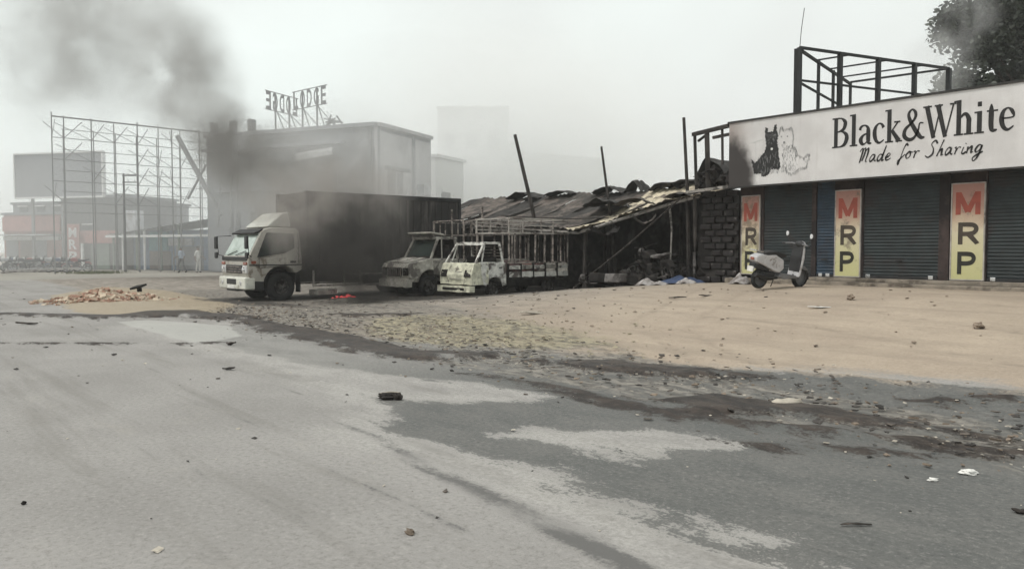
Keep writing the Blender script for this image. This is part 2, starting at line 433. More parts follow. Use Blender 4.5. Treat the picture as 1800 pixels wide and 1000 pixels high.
# the sheet sinks out of sight under the far ground at its rim
rim = np.minimum.reduce([XX.ravel() - GX0, GX1 - XX.ravel(), YY.ravel() - GY0, GY1 - YY.ravel()])
Z = np.where(rim < 1.0, Z - (1 - rim) * 0.08 - 0.0, Z)

def ground_mat():
    m, t, b = newmat('ground_surface')
    tcn = N(t, 'ShaderNodeTexCoord'); pos = tcn.outputs['Object']
    A = N(t, 'ShaderNodeAttribute', attribute_name='ga'); B = N(t, 'ShaderNodeAttribute', attribute_name='gb')
    sa = N(t, 'ShaderNodeSeparateColor'); sb = N(t, 'ShaderNodeSeparateColor')
    t.links.new(A.outputs['Color'], sa.inputs[0]); t.links.new(B.outputs['Color'], sb.inputs[0])
    C = N(t, 'ShaderNodeAttribute', attribute_name='gc'); sc_ = N(t, 'ShaderNodeSeparateColor'); t.links.new(C.outputs['Color'], sc_.inputs[0])
    skid_, ruts_ = sc_.outputs[0], sc_.outputs[1]
    wet_, mud_, soot_shade_, dirt_ = sa.outputs[0], sa.outputs[1], sa.outputs[2], A.outputs['Alpha']
    straw_, rub_, pale_, verge_ = sb.outputs[0], sb.outputs[1], sb.outputs[2], B.outputs['Alpha']
    st = N(t, 'ShaderNodeMapping'); st.inputs['Scale'].default_value = (0.45, 1.0, 1.0)
    t.links.new(pos, st.inputs[0])
    nb = nnoise(t, pos, 0.55, 4, 0.55)          # broad
    nm = nnoise(t, st.outputs[0], 2.6, 7, 0.68)  # ragged edges
    nf = nnoise(t, pos, 26.0, 3, 0.7)            # grain
    nx_ = nnoise(t, pos, 110.0, 2, 0.7)
    ns = nnoise(t, st.outputs[0], 8.0, 4, 0.7)
    cen = lambda n, k: nmath(t, 'MULTIPLY', nmath(t, 'SUBTRACT', n, 0.5), k)
    jag = lambda x, k=0.55, k2=0.14: nmath(t, 'ADD', nmath(t, 'ADD', x, cen(nm, k)), cen(nf, k2))
    grain = nmath(t, 'ADD', nmath(t, 'MULTIPLY', nf, 0.6), nmath(t, 'MULTIPLY', nx_, 0.4))
    # road dust over asphalt
    dust = nmix(t, nrange(t, nb, 0.3, 0.7), (0.238, 0.228, 0.217), (0.295, 0.283, 0.270))
    dust = nmix(t, nrange(t, grain, 0.39, 0.49, 0.55, 0.0), dust, (0.16, 0.15, 0.138))
    dust = nmix(t, nrange(t, grain, 0.53, 0.63, 0.0, 0.5), dust, (0.37, 0.35, 0.325))
    ln = N(t, 'ShaderNodeMapping'); ln.inputs['Scale'].default_value = (0.10, 1.3, 1.0); t.links.new(pos, ln.inputs[0])
    nl = nnoise(t, ln.outputs[0], 1.6, 5, 0.62)
    dust = nmix(t, nrange(t, nl, 0.50, 0.66, 0.0, 0.5), dust, (0.18, 0.17, 0.156))
    dust = nmix(t, nrange(t, nm, 0.57, 0.70, 0.0, 0.35), dust, (0.32, 0.30, 0.272))
    # the water pushed the fine dust up into paler rims
    dust = nmix(t, nmath(t, 'MULTIPLY', nrange(t, jag(wet_, 0.35), 0.10, 0.50), nrange(t, nm, 0.36, 0.58, 0.25, 0.85)), dust, nmix(t, nrange(t, grain, 0.4, 0.6), (0.30, 0.288, 0.27), (0.40, 0.386, 0.364)))
    asph = nmix(t, nrange(t, nm, 0.3, 0.7), (0.092, 0.094, 0.09), (0.135, 0.132, 0.124))
    asph = nmix(t, nrange(t, grain, 0.53, 0.64, 0.0, 0.6), asph, (0.24, 0.235, 0.22))
    asph = nmix(t, nrange(t, grain, 0.38, 0.48, 0.6, 0.0), asph, (0.055, 0.055, 0.055))
    # further along, the washed strip is dried and half dusty again
    sx = N(t, 'ShaderNodeSeparateXYZ'); t.links.new(pos, sx.inputs[0])
    dry = nrange(t, nmath(t, 'ADD', sx.outputs[0], cen(nm, 3.0)), -10.5, -6.5, 0.45, 1.0)
    wmask = nmath(t, 'MULTIPLY', nrange(t, jag(wet_, 0.66, 0.34), 0.475, 0.535), dry)
    smask = nmath(t, 'MULTIPLY', nrange(t, nmath(t, 'ADD', skid_, nmath(t, 'ADD', cen(nf, .5), cen(ns, .4))), 0.5, 0.70), nrange(t, nm, 0.36, 0.52, 0.3, 0.95))
    dust = nmix(t, smask, dust, (0.115, 0.112, 0.108))
    c = nmix(t, wmask, dust, asph)
    # earth of the lot
    earth = nmix(t, nrange(t, nb, 0.3, 0.7), (0.335, 0.272, 0.214), (0.405, 0.335, 0.262))
    earth = nmix(t, nrange(t, nm, 0.35, 0.7, 0.0, 0.35), earth, (0.25, 0.205, 0.16))
    earth = nmix(t, nrange(t, grain, 0.53, 0.64, 0.0, 0.35), earth, (0.48, 0.42, 0.335))
    earth = nmix(t, nrange(t, grain, 0.38, 0.48, 0.4, 0.0), earth, (0.17, 0.14, 0.105))
    earth = nmix(t, nrange(t, nl, 0.48, 0.64, 0.0, 0.35), earth, (0.235, 0.195, 0.155))
    earth = nmix(t, nrange(t, ns, 0.56, 0.68, 0.0, 0.3), earth, (0.20, 0.165, 0.13))
    # away from the shops the lot turns to grey-brown
    grey = nmix(t, nrange(t, nm, 0.35, 0.65), (0.17, 0.15, 0.13), (0.29, 0.26, 0.225))
    earth = nmix(t, nrange(t, nmath(t, 'ADD', sx.outputs[0], cen(nm, 6.0)), -8.0, -17.5), earth, grey)
    rmask = nmath(t, 'MULTIPLY', nrange(t, nmath(t, 'ADD', ruts_, nmath(t, 'ADD', cen(nf, .4), cen(ns, .5))), 0.45, 0.75), nrange(t, nm, 0.36, 0.6, 0.1, 0.6))
    earth = nmix(t, rmask, earth, (0.20, 0.165, 0.13))
    c = nmix(t, nrange(t, jag(dirt_, 0.85, 0.4), 0.42, 0.70), c, earth)
    vg = nmix(t, nrange(t, ns, 0.42, 0.6), (0.10, 0.092, 0.082), (0.25, 0.23, 0.20))
    vmask = nmath(t, 'MULTIPLY', nrange(t, jag(verge_, 0.45), 0.46, 0.64), nrange(t, nm, 0.38, 0.58, 0.25, 0.95))
    c = nmix(t, vmask, c, vg)
    sw = nmix(t, nrange(t, ns, 0.4, 0.6), (0.15, 0.135, 0.095), (0.32, 0.285, 0.20))
    c = nmix(t, nmath(t, 'MULTIPLY', nrange(t, jag(straw_, 0.6), 0.45, 0.6), nrange(t, ns, 0.35, 0.55, 0.15, 0.85)), c, sw)
    c = nmix(t, nmath(t, 'MULTIPLY', nrange(t, jag(rub_, 0.5), 0.45, 0.6), 0.8), c, nmix(t, ns, (0.26, 0.21, 0.15), (0.37, 0.31, 0.22)))
    c = nmix(t, nmath(t, 'MULTIPLY', nrange(t, jag(pale_, 0.12, 0.05), 0.48, 0.53), 0.75), c, nmix(t, ns, (0.33, 0.325, 0.305), (0.43, 0.425, 0.40)))
    c = nmix(t, nmath(t, 'MULTIPLY', nrange(t, jag(soot_shade_, 0.5), 0.36, 0.60), 0.93), c, nmix(t, ns, (0.022, 0.02, 0.018), (0.07, 0.062, 0.055)))
    md = nmix(t, nrange(t, ns, 0.4, 0.65), (0.014, 0.009, 0.007), (0.042, 0.029, 0.022))
    c = nmix(t, nmath(t, 'MULTIPLY', nrange(t, jag(mud_, 0.75, 0.3), 0.46, 0.56), 0.93), c, md)
    t.links.new(c, b.inputs['Base Color'])
    rr = nmath(t, 'SUBTRACT', 0.92, nmath(t, 'MAXIMUM', nmath(t, 'MULTIPLY', wmask, 0.22), nmath(t, 'MULTIPLY', nrange(t, mud_, 0.5, 0.6), 0.35)))
    t.links.new(rr, b.inputs['Roughness']); b.inputs['Specular IOR Level'].default_value = 0.3
    bp = N(t, 'ShaderNodeBump'); bp.inputs['Strength'].default_value = 0.5; bp.inputs['Distance'].default_value = 0.012
    hh = nmath(t, 'ADD', nmath(t, 'ADD', nmath(t, 'MULTIPLY', nf, 0.6), nmath(t, 'MULTIPLY', nx_, 0.3)), nmath(t, 'MULTIPLY', ns, nmath(t, 'ADD', nmath(t, 'MULTIPLY', nrange(t, verge_, 0.4, 0.7), 4.0), nmath(t, 'MULTIPLY', nrange(t, dirt_, 0.5, 0.7), 1.6))))
    t.links.new(hh, bp.inputs['Height']); t.links.new(bp.outputs[0], b.inputs['Normal'])
    return m
M['ground'] = ground_mat()

W1 = nx + 1
idx = np.arange((nx + 1) * (ny + 1)).reshape(ny + 1, nx + 1)
quads = np.stack([idx[:-1, :-1], idx[:-1, 1:], idx[1:, 1:], idx[1:, :-1]], -1).reshape(-1, 4)
qc = dirt[quads].mean(1)
ga = np.stack([enc(wet), enc(mud), enc(soot, 1.5), enc(dirt)], 1)
gc = np.stack([enc(skid, .2), enc(ruts, .25), np.zeros(len(P)), np.ones(len(P))], 1)
gb = np.stack([enc(straw), enc(rubdirt), enc(pale), enc(verge)], 1)
def sheet(name, sel):
    q = quads[sel]; used = np.unique(q); remap = np.full(len(P), -1); remap[used] = np.arange(len(used))
    me = bpy.data.meshes.new(name)
    V3 = np.stack([P[used, 0], P[used, 1], Z[used]], 1)
    q = remap[q]
    me.vertices.add(len(used)); me.vertices.foreach_set('co', V3.ravel())
    me.loops.add(q.size); me.loops.foreach_set('vertex_index', q.ravel().astype(np.int32))
    me.polygons.add(len(q)); me.polygons.foreach_set('loop_start', np.arange(0, q.size, 4, dtype=np.int32))
    me.polygons.foreach_set('loop_total', np.full(len(q), 4, dtype=np.int32))
    me.polygons.foreach_set('use_smooth', [True] * len(q))
    me.update(calc_edges=True); me.validate()
    for nme, arr in (('ga', ga), ('gb', gb), ('gc', gc)):
        a = me.attributes.new(nme, 'FLOAT_COLOR', 'POINT'); a.data.foreach_set('color', arr[used].astype(np.float32).ravel())
    me.materials.append(M['ground'])
    return tag(link(name, me), kind='structure')
tag(sheet('road', qc < 0), 'dusty grey asphalt road with dark washed strip and pale dust patches')
tag(sheet('dirt_lot', qc >= 0), 'beige bare earth forecourt sloping up to the shuttered shops')
def far_ground():
    m, t, b = newmat('far_earth')
    tcn = N(t, 'ShaderNodeTexCoord')
    n = nnoise(t, tcn.outputs['Object'], 0.12, 5, 0.6)
    t.links.new(nmix(t, nrange(t, n, 0.35, 0.65), (0.27, 0.255, 0.225), (0.33, 0.31, 0.275)), b.inputs['Base Color']); b.inputs['Roughness'].default_value = 0.95
    M['far_earth'] = m
far_ground()
g = MB().b2((-420, -420, -0.6), (420, 420, -0.045)).build('ground', M['far_earth'])
tag(g, 'pale dusty ground reaching to the hazy distance', kind='structure')

# ---------------------------------------------------------------- drawing with strokes (print and lettering)
def smooth_path(pts, k=6):
    """Catmull-Rom through (x, z, w) points"""
    if len(pts) == 2: return pts
    out = []
    Q = [pts[0]] + list(pts) + [pts[-1]]
    for i in range(1, len(Q) - 2):
        p0, p1, p2, p3 = Q[i - 1], Q[i], Q[i + 1], Q[i + 2]
        for j in range(k):
            t = j / k
            out.append(tuple(0.5 * ((2 * b) + (-a + c) * t + (2 * a - 5 * b + 4 * c - d) * t * t + (-a + 3 * b - 3 * c + d) * t ** 3) for a, b, c, d in zip(p0, p1, p2, p3)))
    out.append(pts[-1]); return out

_lift = [0]
def stroke(mb, pts, w=None, k=6, off=(0, 0), s=1.0, slant=0.0, y=0.0, curve=True):
    pts = [p if len(p) == 3 else (p[0], p[1], w) for p in pts]
    if curve: pts = smooth_path(pts, k)
    _lift[0] = (_lift[0] + 1) % 9; y = y - 0.0003 * _lift[0]
    V = []; m = len(pts)
    for i in range(m):
        a = pts[max(i - 1, 0)]; b = pts[min(i + 1, m - 1)]
        dx, dz = b[0] - a[0], b[1] - a[1]; L = math.hypot(dx, dz) or 1
        nx_, nz_ = -dz / L, dx / L; h = pts[i][2] / 2
        for sg in (1, -1):
            X = pts[i][0] + nx_ * h * sg; Zz = pts[i][1] + nz_ * h * sg
            V.append((off[0] + (X + slant * Zz) * s, y, off[1] + Zz * s))
    mb.add(V, [(2 * i, 2 * i + 1, 2 * i + 3, 2 * i + 2) for i in range(m - 1)])

def serif_glyph(mb, ch, off, s, y=0.0):
    T, t = 0.165, 0.05
    S = lambda pts, w=None, curve=True: stroke(mb, pts, w, 8, off, s, 0, y, curve)
    def stem(x, z0, z1, top='l', bot='b'):
        S([(x, z0), (x, z1)], T, False)
        if top == 'l': S([(x - T / 2 - 0.09, z1 - 0.03), (x + T / 2 - 0.01, z1 - 0.02)], t, False)
        if top == 'b': S([(x - T / 2 - 0.08, z1 - 0.02), (x + T / 2 + 0.07, z1 - 0.02)], t, False)
        if bot == 'b': S([(x - T / 2 - 0.08, z0 + 0.02), (x + T / 2 + 0.08, z0 + 0.02)], t, False)
    if ch == 'B':
        stem(0.2, 0, 1.0, 'b', 'b')
        S([(0.2, 0.97, t), (0.42, 0.97, t), (0.58, 0.86, .14), (0.6, 0.75, .16), (0.52, 0.6, .12), (0.32, 0.53, t), (0.2, 0.53, t)])
        S([(0.2, 0.53, t), (0.45, 0.53, t), (0.64, 0.42, .14), (0.67, 0.27, .17), (0.58, 0.1, .13), (0.4, 0.025, t), (0.2, 0.025, t)])
        return 0.80
    if ch == 'l': stem(0.17, 0, 1.05); return 0.36
    if ch == 'a':
        S([(0.07, 0.5, .12), (0.12, 0.6, .09), (0.26, 0.645, t), (0.38, 0.58, .1), (0.42, 0.45, T), (0.42, 0.15, T), (0.46, 0.05, .1), (0.56, 0.04, .04)])
        S([(0.42, 0.38, t), (0.22, 0.32, .08), (0.11, 0.18, T), (0.17, 0.05, .12), (0.28, 0.04, t), (0.42, 0.16, t)]); return 0.57
    if ch == 'c':
        S([(0.47, 0.5, .13), (0.40, 0.61, .08), (0.28, 0.645, t), (0.15, 0.53, .12), (0.11, 0.33, T), (0.17, 0.12, .13), (0.31, 0.025, .07), (0.49, 0.11, .04)]); return 0.53
    if ch == 'k':
        stem(0.17, 0, 1.05)
        S([(0.22, 0.30), (0.50, 0.62)], t, False); S([(0.28, 0.37, .12), (0.56, 0.02, .17)], None, False)
        S([(0.36, 0.635), (0.6, 0.635)], t, False); S([(0.42, 0.02), (0.68, 0.02)], t, False); return 0.66
    if ch == '&':
        S([(0.82, 0.5, .04), (0.68, 0.5, .05), (0.62, 0.28, .07), (0.46, 0.06, .1), (0.26, 0.03, .12), (0.1, 0.16, .15), (0.14, 0.36, .12), (0.34, 0.52, .08), (0.5, 0.68, .1), (0.52, 0.84, .12), (0.4, 0.96, .06), (0.27, 0.86, .1), (0.28, 0.7, .13), (0.42, 0.45, .15), (0.6, 0.2, .16), (0.74, 0.06, .12), (0.87, 0.06, .05)])
        return 0.84
    if ch == 'W':
        S([(0.1, 1.0, .17), (0.36, 0.0, .15)], None, False); S([(0.36, 0.0), (0.6, 0.95)], .055, False)
        S([(0.5, 1.0, .17), (0.78, 0.0, .15)], None, False); S([(0.78, 0.0), (1.06, 0.97)], .055, False)
        S([(-0.04, 0.975), (0.28, 0.975)], t, False); S([(0.38, 0.975), (0.68, 0.975)], t, False); S([(0.93, 0.975), (1.16, 0.975)], t, False); return 1.1
    if ch == 'h':
        stem(0.17, 0, 1.05); stem(0.52, 0, 0.42, '', 'b')
        S([(0.22, 0.5, t), (0.33, 0.61, .09), (0.44, 0.6, .12), (0.52, 0.46, T), (0.52, 0.36, T)]); return 0.71
    if ch == 'i':
        stem(0.17, 0, 0.65); S([(0.1, 0.86), (0.24, 0.86)], .14, False); return 0.36
    if ch == 't':
        S([(0.2, 0.82, .04), (0.2, 0.62, T), (0.2, 0.18, T), (0.26, 0.05, .12), (0.4, 0.06, .04)]); S([(0.05, 0.62), (0.42, 0.62)], t, False); return 0.43
    if ch == 'e':
        S([(0.13, 0.36, t), (0.48, 0.38, t), (0.45, 0.54, .12), (0.31, 0.645, t), (0.16, 0.55, .12), (0.11, 0.34, T), (0.17, 0.12, .14), (0.32, 0.025, .08), (0.5, 0.12, .04)]); return 0.55
    return 0.2

SCRIPT = {  # brush-pen handwriting: strokes, advance
    'M': ([[(0.0, 0.72), (0.12, 0.92), (0.2, 0.8), (0.1, 0.0)], [(0.17, 0.75), (0.36, 0.95), (0.36, 0.6), (0.25, 0.1)], [(0.38, 0.7), (0.56, 0.92), (0.58, 0.6), (0.5, 0.1), (0.6, 0.05)]], 0.7),
    'a': ([[(0.36, 0.42), (0.2, 0.46), (0.05, 0.22), (0.12, 0.02), (0.3, 0.2), (0.38, 0.42), (0.36, 0.1), (0.48, 0.06)]], 0.5),
    'd': ([[(0.34, 0.4), (0.18, 0.44), (0.04, 0.2), (0.12, 0.02), (0.3, 0.2), (0.5, 0.98), (0.38, 0.3), (0.38, 0.04), (0.5, 0.08)]], 0.52),
    'e': ([[(0.02, 0.16), (0.2, 0.24), (0.32, 0.38), (0.2, 0.46), (0.06, 0.22), (0.14, 0.02), (0.42, 0.14)]], 0.44),
    'f': ([[(0.5, 0.82), (0.38, 0.95), (0.24, 0.6), (0.08, -0.3), (0.02, -0.12), (0.2, 0.1), (0.4, 0.3)]], 0.42),
    'o': ([[(0.2, 0.44), (0.04, 0.24), (0.12, 0.02), (0.3, 0.16), (0.28, 0.4), (0.2, 0.44), (0.46, 0.38)]], 0.44),
    'r': ([[(0.04, 0.4), (0.14, 0.44), (0.1, 0.02)], [(0.12, 0.2), (0.26, 0.44), (0.4, 0.4)]], 0.42),
    'S': ([[(0.56, 0.78), (0.4, 0.98), (0.2, 0.78), (0.36, 0.48), (0.36, 0.16), (0.12, -0.02), (-0.08, 0.1)]], 0.58),
    'h': ([[(0.3, 0.98), (0.2, 0.6), (0.04, 0.0)], [(0.1, 0.2), (0.28, 0.44), (0.3, 0.2), (0.3, 0.04), (0.42, 0.1)]], 0.46),
    'i': ([[(0.12, 0.42), (0.06, 0.1), (0.16, 0.02), (0.3, 0.14)], [(0.2, 0.60), (0.22, 0.64)]], 0.3),
    'n': ([[(0.06, 0.42), (0.04, 0.02)], [(0.06, 0.2), (0.26, 0.44), (0.28, 0.2), (0.28, 0.04), (0.4, 0.1)]], 0.44),
    'g': ([[(0.36, 0.42), (0.2, 0.46), (0.05, 0.22), (0.12, 0.04), (0.3, 0.2), (0.38, 0.44), (0.26, -0.2), (0.06, -0.46), (-0.02, -0.28), (0.2, -0.1), (0.5, 0.06)]], 0.5)}

def text_mesh(ch, size, bold=0.0, depth=0.006):
    cu = bpy.data.curves.new('glyph', 'FONT'); cu.body = ch; cu.size = size; cu.offset = bold; cu.extrude = depth; cu.align_x = 'CENTER'
    o = bpy.data.objects.new('glyph', cu); col.objects.link(o)
    dg = bpy.context.evaluated_depsgraph_get(); dg.update()
    me = bpy.data.meshes.new_from_object(o.evaluated_get(dg))
    bpy.data.objects.remove(o); bpy.data.curves.remove(cu)
    return me

def letter(ch, mat, parent, loc, w, h, bold=0.02, rot=(R(90), 0, 0), mirror=False, name='letter'):
    """one sans letter scaled to w x h, its base centre at loc"""
    me = text_mesh(ch, 1.0, bold)
    xs_ = [v.co.x for v in me.vertices]; ys_ = [v.co.y for v in me.vertices]
    cx = (min(xs_) + max(xs_)) / 2; ww = max(xs_) - min(xs_); hh = max(ys_) - min(ys_)
    for v in me.vertices:
        v.co.x = (v.co.x - cx) * w / ww * (-1 if mirror else 1); v.co.y = (v.co.y - min(ys_)) * h / hh
    me.materials.clear(); me.materials.append(mat)
    o = link(name, me, parent, loc); o.rotation_euler = rot
    return o

def block_letter(ch, mat, parent, loc, w, h, name='letter'):
    T = .21; mb = MB(); S = lambda p, t_=T, cv=False: stroke(mb, p, t_, 8, (0, 0), 1.0, 0, 0, cv)
    if ch == 'M': S([(.1, 0), (.1, 1)]); S([(.9, 0), (.9, 1)]); S([(.12, .98), (.5, .12)], .22); S([(.88, .98), (.5, .12)], .22)
    if ch in 'RP':
        S([(.14, 0), (.14, 1)]); S([(.14, .9), (.5, .9), (.74, .86), (.84, .71), (.74, .54), (.5, .48), (.14, .48)], .2, True)
    if ch == 'R': S([(.48, .5), (.9, 0)], .24)
    o = Vector(loc)
    mb.v = [((v[0] - .5) * w, v[1], min(max(v[2], 0), 1) * h) for v in mb.v]
    return mb.build(name, mat, parent, o)

# ---------------------------------------------------------------- the shuttered shops
FY = 16.8           # facade plane
shop = empty('shop_building', (-5.0, FY, 0.72), 0, 'low shop building with dark roller shutters under a white fascia', 'building')
def sp(x, y, z): return Vector((x, y, z)) - shop.location
def sbox(a, b, name, mat, bevel=0, parent=None):
    return MB().b2(sp(*a), sp(*b)).build(name, mat, parent or shop, bevel=bevel)
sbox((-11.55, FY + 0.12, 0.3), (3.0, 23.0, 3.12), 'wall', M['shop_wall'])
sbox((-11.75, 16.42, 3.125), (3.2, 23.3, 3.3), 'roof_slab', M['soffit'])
sbox((-11.6, 16.32, 0.2), (3.0, FY + 0.119, 0.80), 'step', M['step'], 0.015)
sbox((-9.5, 16.5, 0.801), (3.0, FY + 0.119, 0.875), 'step', M['step'], 0.012)
def shutter(x0, x1, mat):
    n = 30; z0, z1 = 0.93, 3.0
    prof = []
    for i in range(n):
        a = z0 + (z1 - z0) * i / n; h = (z1 - z0) / n
        prof += [(FY + 0.026, a), (FY + 0.02, a + h * 0.25), (FY + 0.018, a + h * 0.5), (FY + 0.02, a + h * 0.78), (FY + 0.026, a + h * 0.97)]
    mb = MB(); n2 = len(prof); nc = 10
    V = [tuple(sp(x, y + 0.016 * noise.noise(Vector((x * 1.4, 0, z * 1.1))) + 0.008 * noise.noise(Vector((x * 4, 1, z * 3))), z)) for x in [x0 + (x1 - x0) * q / nc for q in range(nc + 1)] for y, z in prof]
    mb.add(V, [(q * n2 + i, q * n2 + i + 1, (q + 1) * n2 + i + 1, (q + 1) * n2 + i) for q in range(nc) for i in range(n2 - 1)])
    s_ = mb.build('shutter', mat, shop)
    MB().b2(sp(x0, FY - 0.005, 0.877), sp(x1, FY + 0.07, 0.935)).build('bottom_rail', M['dark_metal'], s_, bevel=0.008)
    for lx in (x0 + 0.12, x1 - 0.12):
        MB().b2(sp(lx - 0.05, FY - 0.03, 0.885), sp(lx + 0.05, FY - 0.006, 0.96)).build('lock', M['chrome'], s_, bevel=0.01)
    MB().b2(sp((x0 + x1) / 2 - 0.07, FY - 0.02, 1.25), sp((x0 + x1) / 2 + 0.07, FY + 0.0, 1.28)).build('handle', M['dark_metal'], s_, bevel=0.004)
bx = [-11.18, -8.74, -6.31, -3.88, -1.45, 0.98]
pillar_edges = []
for i, x in enumerate(bx):
    sbox((x - 0.33, FY + 0.0, 0.876), (x + 0.33, FY + 0.118, 3.12), 'pillar', M['shop_wall'], 0.008)
shutter(-10.84, -9.62, M['shutter_dark']); sbox((-9.61, FY - 0.012, 0.876), (-9.50, FY + 0.118, 3.12), 'pillar', M['shop_wall'], 0.008)
shutter(-9.49, -9.08, M['shutter_blue'])
sbox((-6.86, FY - 0.012, 0.876), (-6.66, FY + 0.118, 3.12), 'pillar', M['shop_wall'], 0.008)
shutter(-8.40, -6.87, M['shutter_dark']); shutter(-5.97, -4.22, M['shutter_dark']); shutter(-3.54, -1.79, M['shutter_dark']); shutter(-1.11, 0.64, M['shutter_dark'])
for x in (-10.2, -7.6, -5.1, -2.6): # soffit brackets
    sbox((x - 0.03, 16.36, 2.96), (x + 0.03, FY - 0.015, 3.123), 'bracket', M['soffit'])

def board_mat(name, seed, wear):
    m, t, b = newmat(name)
    tcn = N(t, 'ShaderNodeTexCoord'); sx = N(t, 'ShaderNodeSeparateXYZ'); t.links.new(tcn.outputs['Object'], sx.inputs[0])
    mp = N(t, 'ShaderNodeMapping'); mp.inputs['Location'].default_value = (seed, seed * 2, 0); t.links.new(tcn.outputs['Object'], mp.inputs[0])
    n = nnoise(t, mp.outputs[0], 5, 5)
    f = nrange(t, nmath(t, 'ADD', sx.outputs[2], nmath(t, 'MULTIPLY', nmath(t, 'SUBTRACT', n, 0.5), 0.5)), 0.0, 1.75)
    cr = N(t, 'ShaderNodeValToRGB'); t.links.new(f, cr.inputs[0])
    e = cr.color_ramp.elements; e[0].position = 0; e[0].color = (0.50, 0.48, 0.24, 1); e[1].position = 1; e[1].color = (0.40, 0.21, 0.17, 1)
    q = cr.color_ramp.elements.new(0.55); q.color = (0.58, 0.52, 0.37, 1)
    c = nmix(t, nrange(t, nnoise(t, mp.outputs[0], 3, 6, 0.7), 0.62 - wear * .22, 0.74 - wear * .2, 0, 0.75), cr.outputs[0], (0.17, 0.135, 0.10))
    t.links.new(c, b.inputs['Base Color']); b.inputs['Roughness'].default_value = 0.6
    M[name] = m
for k_, w_ in enumerate((.8, .45, .15)): board_mat('price_board_%s' % 'abc'[k_], k_ * 3.7, w_)
for x, w, lab in ((bx[0], 0.50, 'narrow sooty vertical MRP board behind the white scooter'), (bx[1], 0.57, 'yellow vertical MRP board with scratched red M, between blue and dark shutters'),
                  (bx[2], 0.60, 'cleanest yellow vertical MRP board, nearest the right edge')):
    b_ = empty('price_board', (x, FY - 0.03, 0.90), 0, lab, 'sign', 'vertical boards on the shop pillars')
    MB().b2((-w / 2, -0.012, 0), (w / 2, 0.012, 1.88)).build('panel', M['price_board_' + 'abc'[bx.index(x)]], b_, bevel=0.004)
    fr = MB()
    for a, c in (((-w / 2 - 0.012, -0.022, -0.01), (-w / 2 + 0.012, 0.02, 1.89)), ((w / 2 - 0.012, -0.022, -0.01), (w / 2 + 0.012, 0.02, 1.89)), ((-w / 2 + .013, -0.022, 1.868), (w / 2 - .013, 0.02, 1.892)), ((-w / 2 + .013, -0.022, -0.012), (w / 2 - .013, 0.02, 0.012))):
        fr.b2(a, c)
    fr.build('frame', M['white_rail'], b_)
    block_letter('M', M['red_print'], b_, (0, -0.0155, 1.27), w * 0.74, 0.44)
    block_letter('R', M['brown_print'], b_, (0.02, -0.0155, 0.69), w * 0.68, 0.43)
    block_letter('P', M['dark_print'], b_, (0.0, -0.0155, 0.11), w * 0.62, 0.44)

# fascia sign
def fascia_mat():
    m, t, b = newmat('fascia_white')
    tcn = N(t, 'ShaderNodeTexCoord'); p = tcn.outputs['Object']
    sx = N(t, 'ShaderNodeSeparateXYZ'); t.links.new(p, sx.inputs[0])
    n = nnoise(t, p, 1.3, 5, 0.6); n2 = nnoise(t, p, 4.0, 5, 0.6)
    base = nmix(t, nrange(t, n, 0.35, 0.65), (0.55, 0.532, 0.525), (0.64, 0.625, 0.618))
    mp = N(t, 'ShaderNodeMapping'); mp.inputs['Scale'].default_value = (5, 1, 0.35); t.links.new(p, mp.inputs[0])
    base = nmix(t, nrange(t, nnoise(t, mp.outputs[0], 2.0, 4), 0.55, 0.75, 0, 0.25), base, (0.44, 0.41, 0.38))
    # scorch licking in from the burnt end at the lower left corner
    dx = nmath(t, 'MULTIPLY', sx.outputs[0], 1.0); dz = sx.outputs[2]
    d = nmath(t, 'SQRT', nmath(t, 'ADD', nmath(t, 'POWER', nmath(t, 'MULTIPLY', dx, 1.55), 2.0), nmath(t, 'POWER', nmath(t, 'MULTIPLY', dz, 0.95), 2.0)))
    dd = nmath(t, 'ADD', d, nmath(t, 'MULTIPLY', nmath(t, 'SUBTRACT', n2, 0.5), 0.4))
    edge_ = nmath(t, 'ADD', nmath(t, 'MULTIPLY', sx.outputs[0], 3.2), nmath(t, 'MULTIPLY', nmath(t, 'SUBTRACT', n2, 0.5), 0.8))
    c = nmix(t, nrange(t, edge_, 2.6, 0.0, 0.0, 0.7), base, (0.22, 0.165, 0.14))
    c = nmix(t, nrange(t, dd, 1.32, 0.85), c, (0.03, 0.024, 0.022))
    t.links.new(c, b.inputs['Base Color']); b.inputs['Roughness'].default_value = 0.5
    M['fascia'] = m
fascia_mat()
FX0, FX1, FZ0, FZ1, SY = -11.50, 3.2, 2.99, 4.50, 16.30
fs = empty('fascia_sign', (FX0, SY, FZ0), 0, 'long white shop fascia with black serif lettering and two terriers, sooty left end', 'sign')
MB().b2((0, 0, 0), (FX1 - FX0, 0.09, FZ1 - FZ0)).build('panel', M['fascia'], fs, bevel=0.004)
MB().b2((-0.03, -0.03, FZ1 - FZ0 + 0.001), (FX1 - FX0 + 0.02, 0.12, FZ1 - FZ0 + 0.04)).build('top_trim', M['fascia_edge'], fs)
MB().b2((-0.03, -0.012, -0.035), (FX1 - FX0 + 0.02, 0.12, -0.001)).build('bottom_trim', M['fascia_edge'], fs)
bk = MB()
for i in range(9):
    x = 0.15 + i * 1.75; bk.bar((x, 0.12, 0.05), (x, 0.12, 1.45), 0.05); bk.bar((x, 0.13, 1.4), (x, 0.95, 0.32), 0.04)
bk.build('support_frame', M['steel_black'], fs)
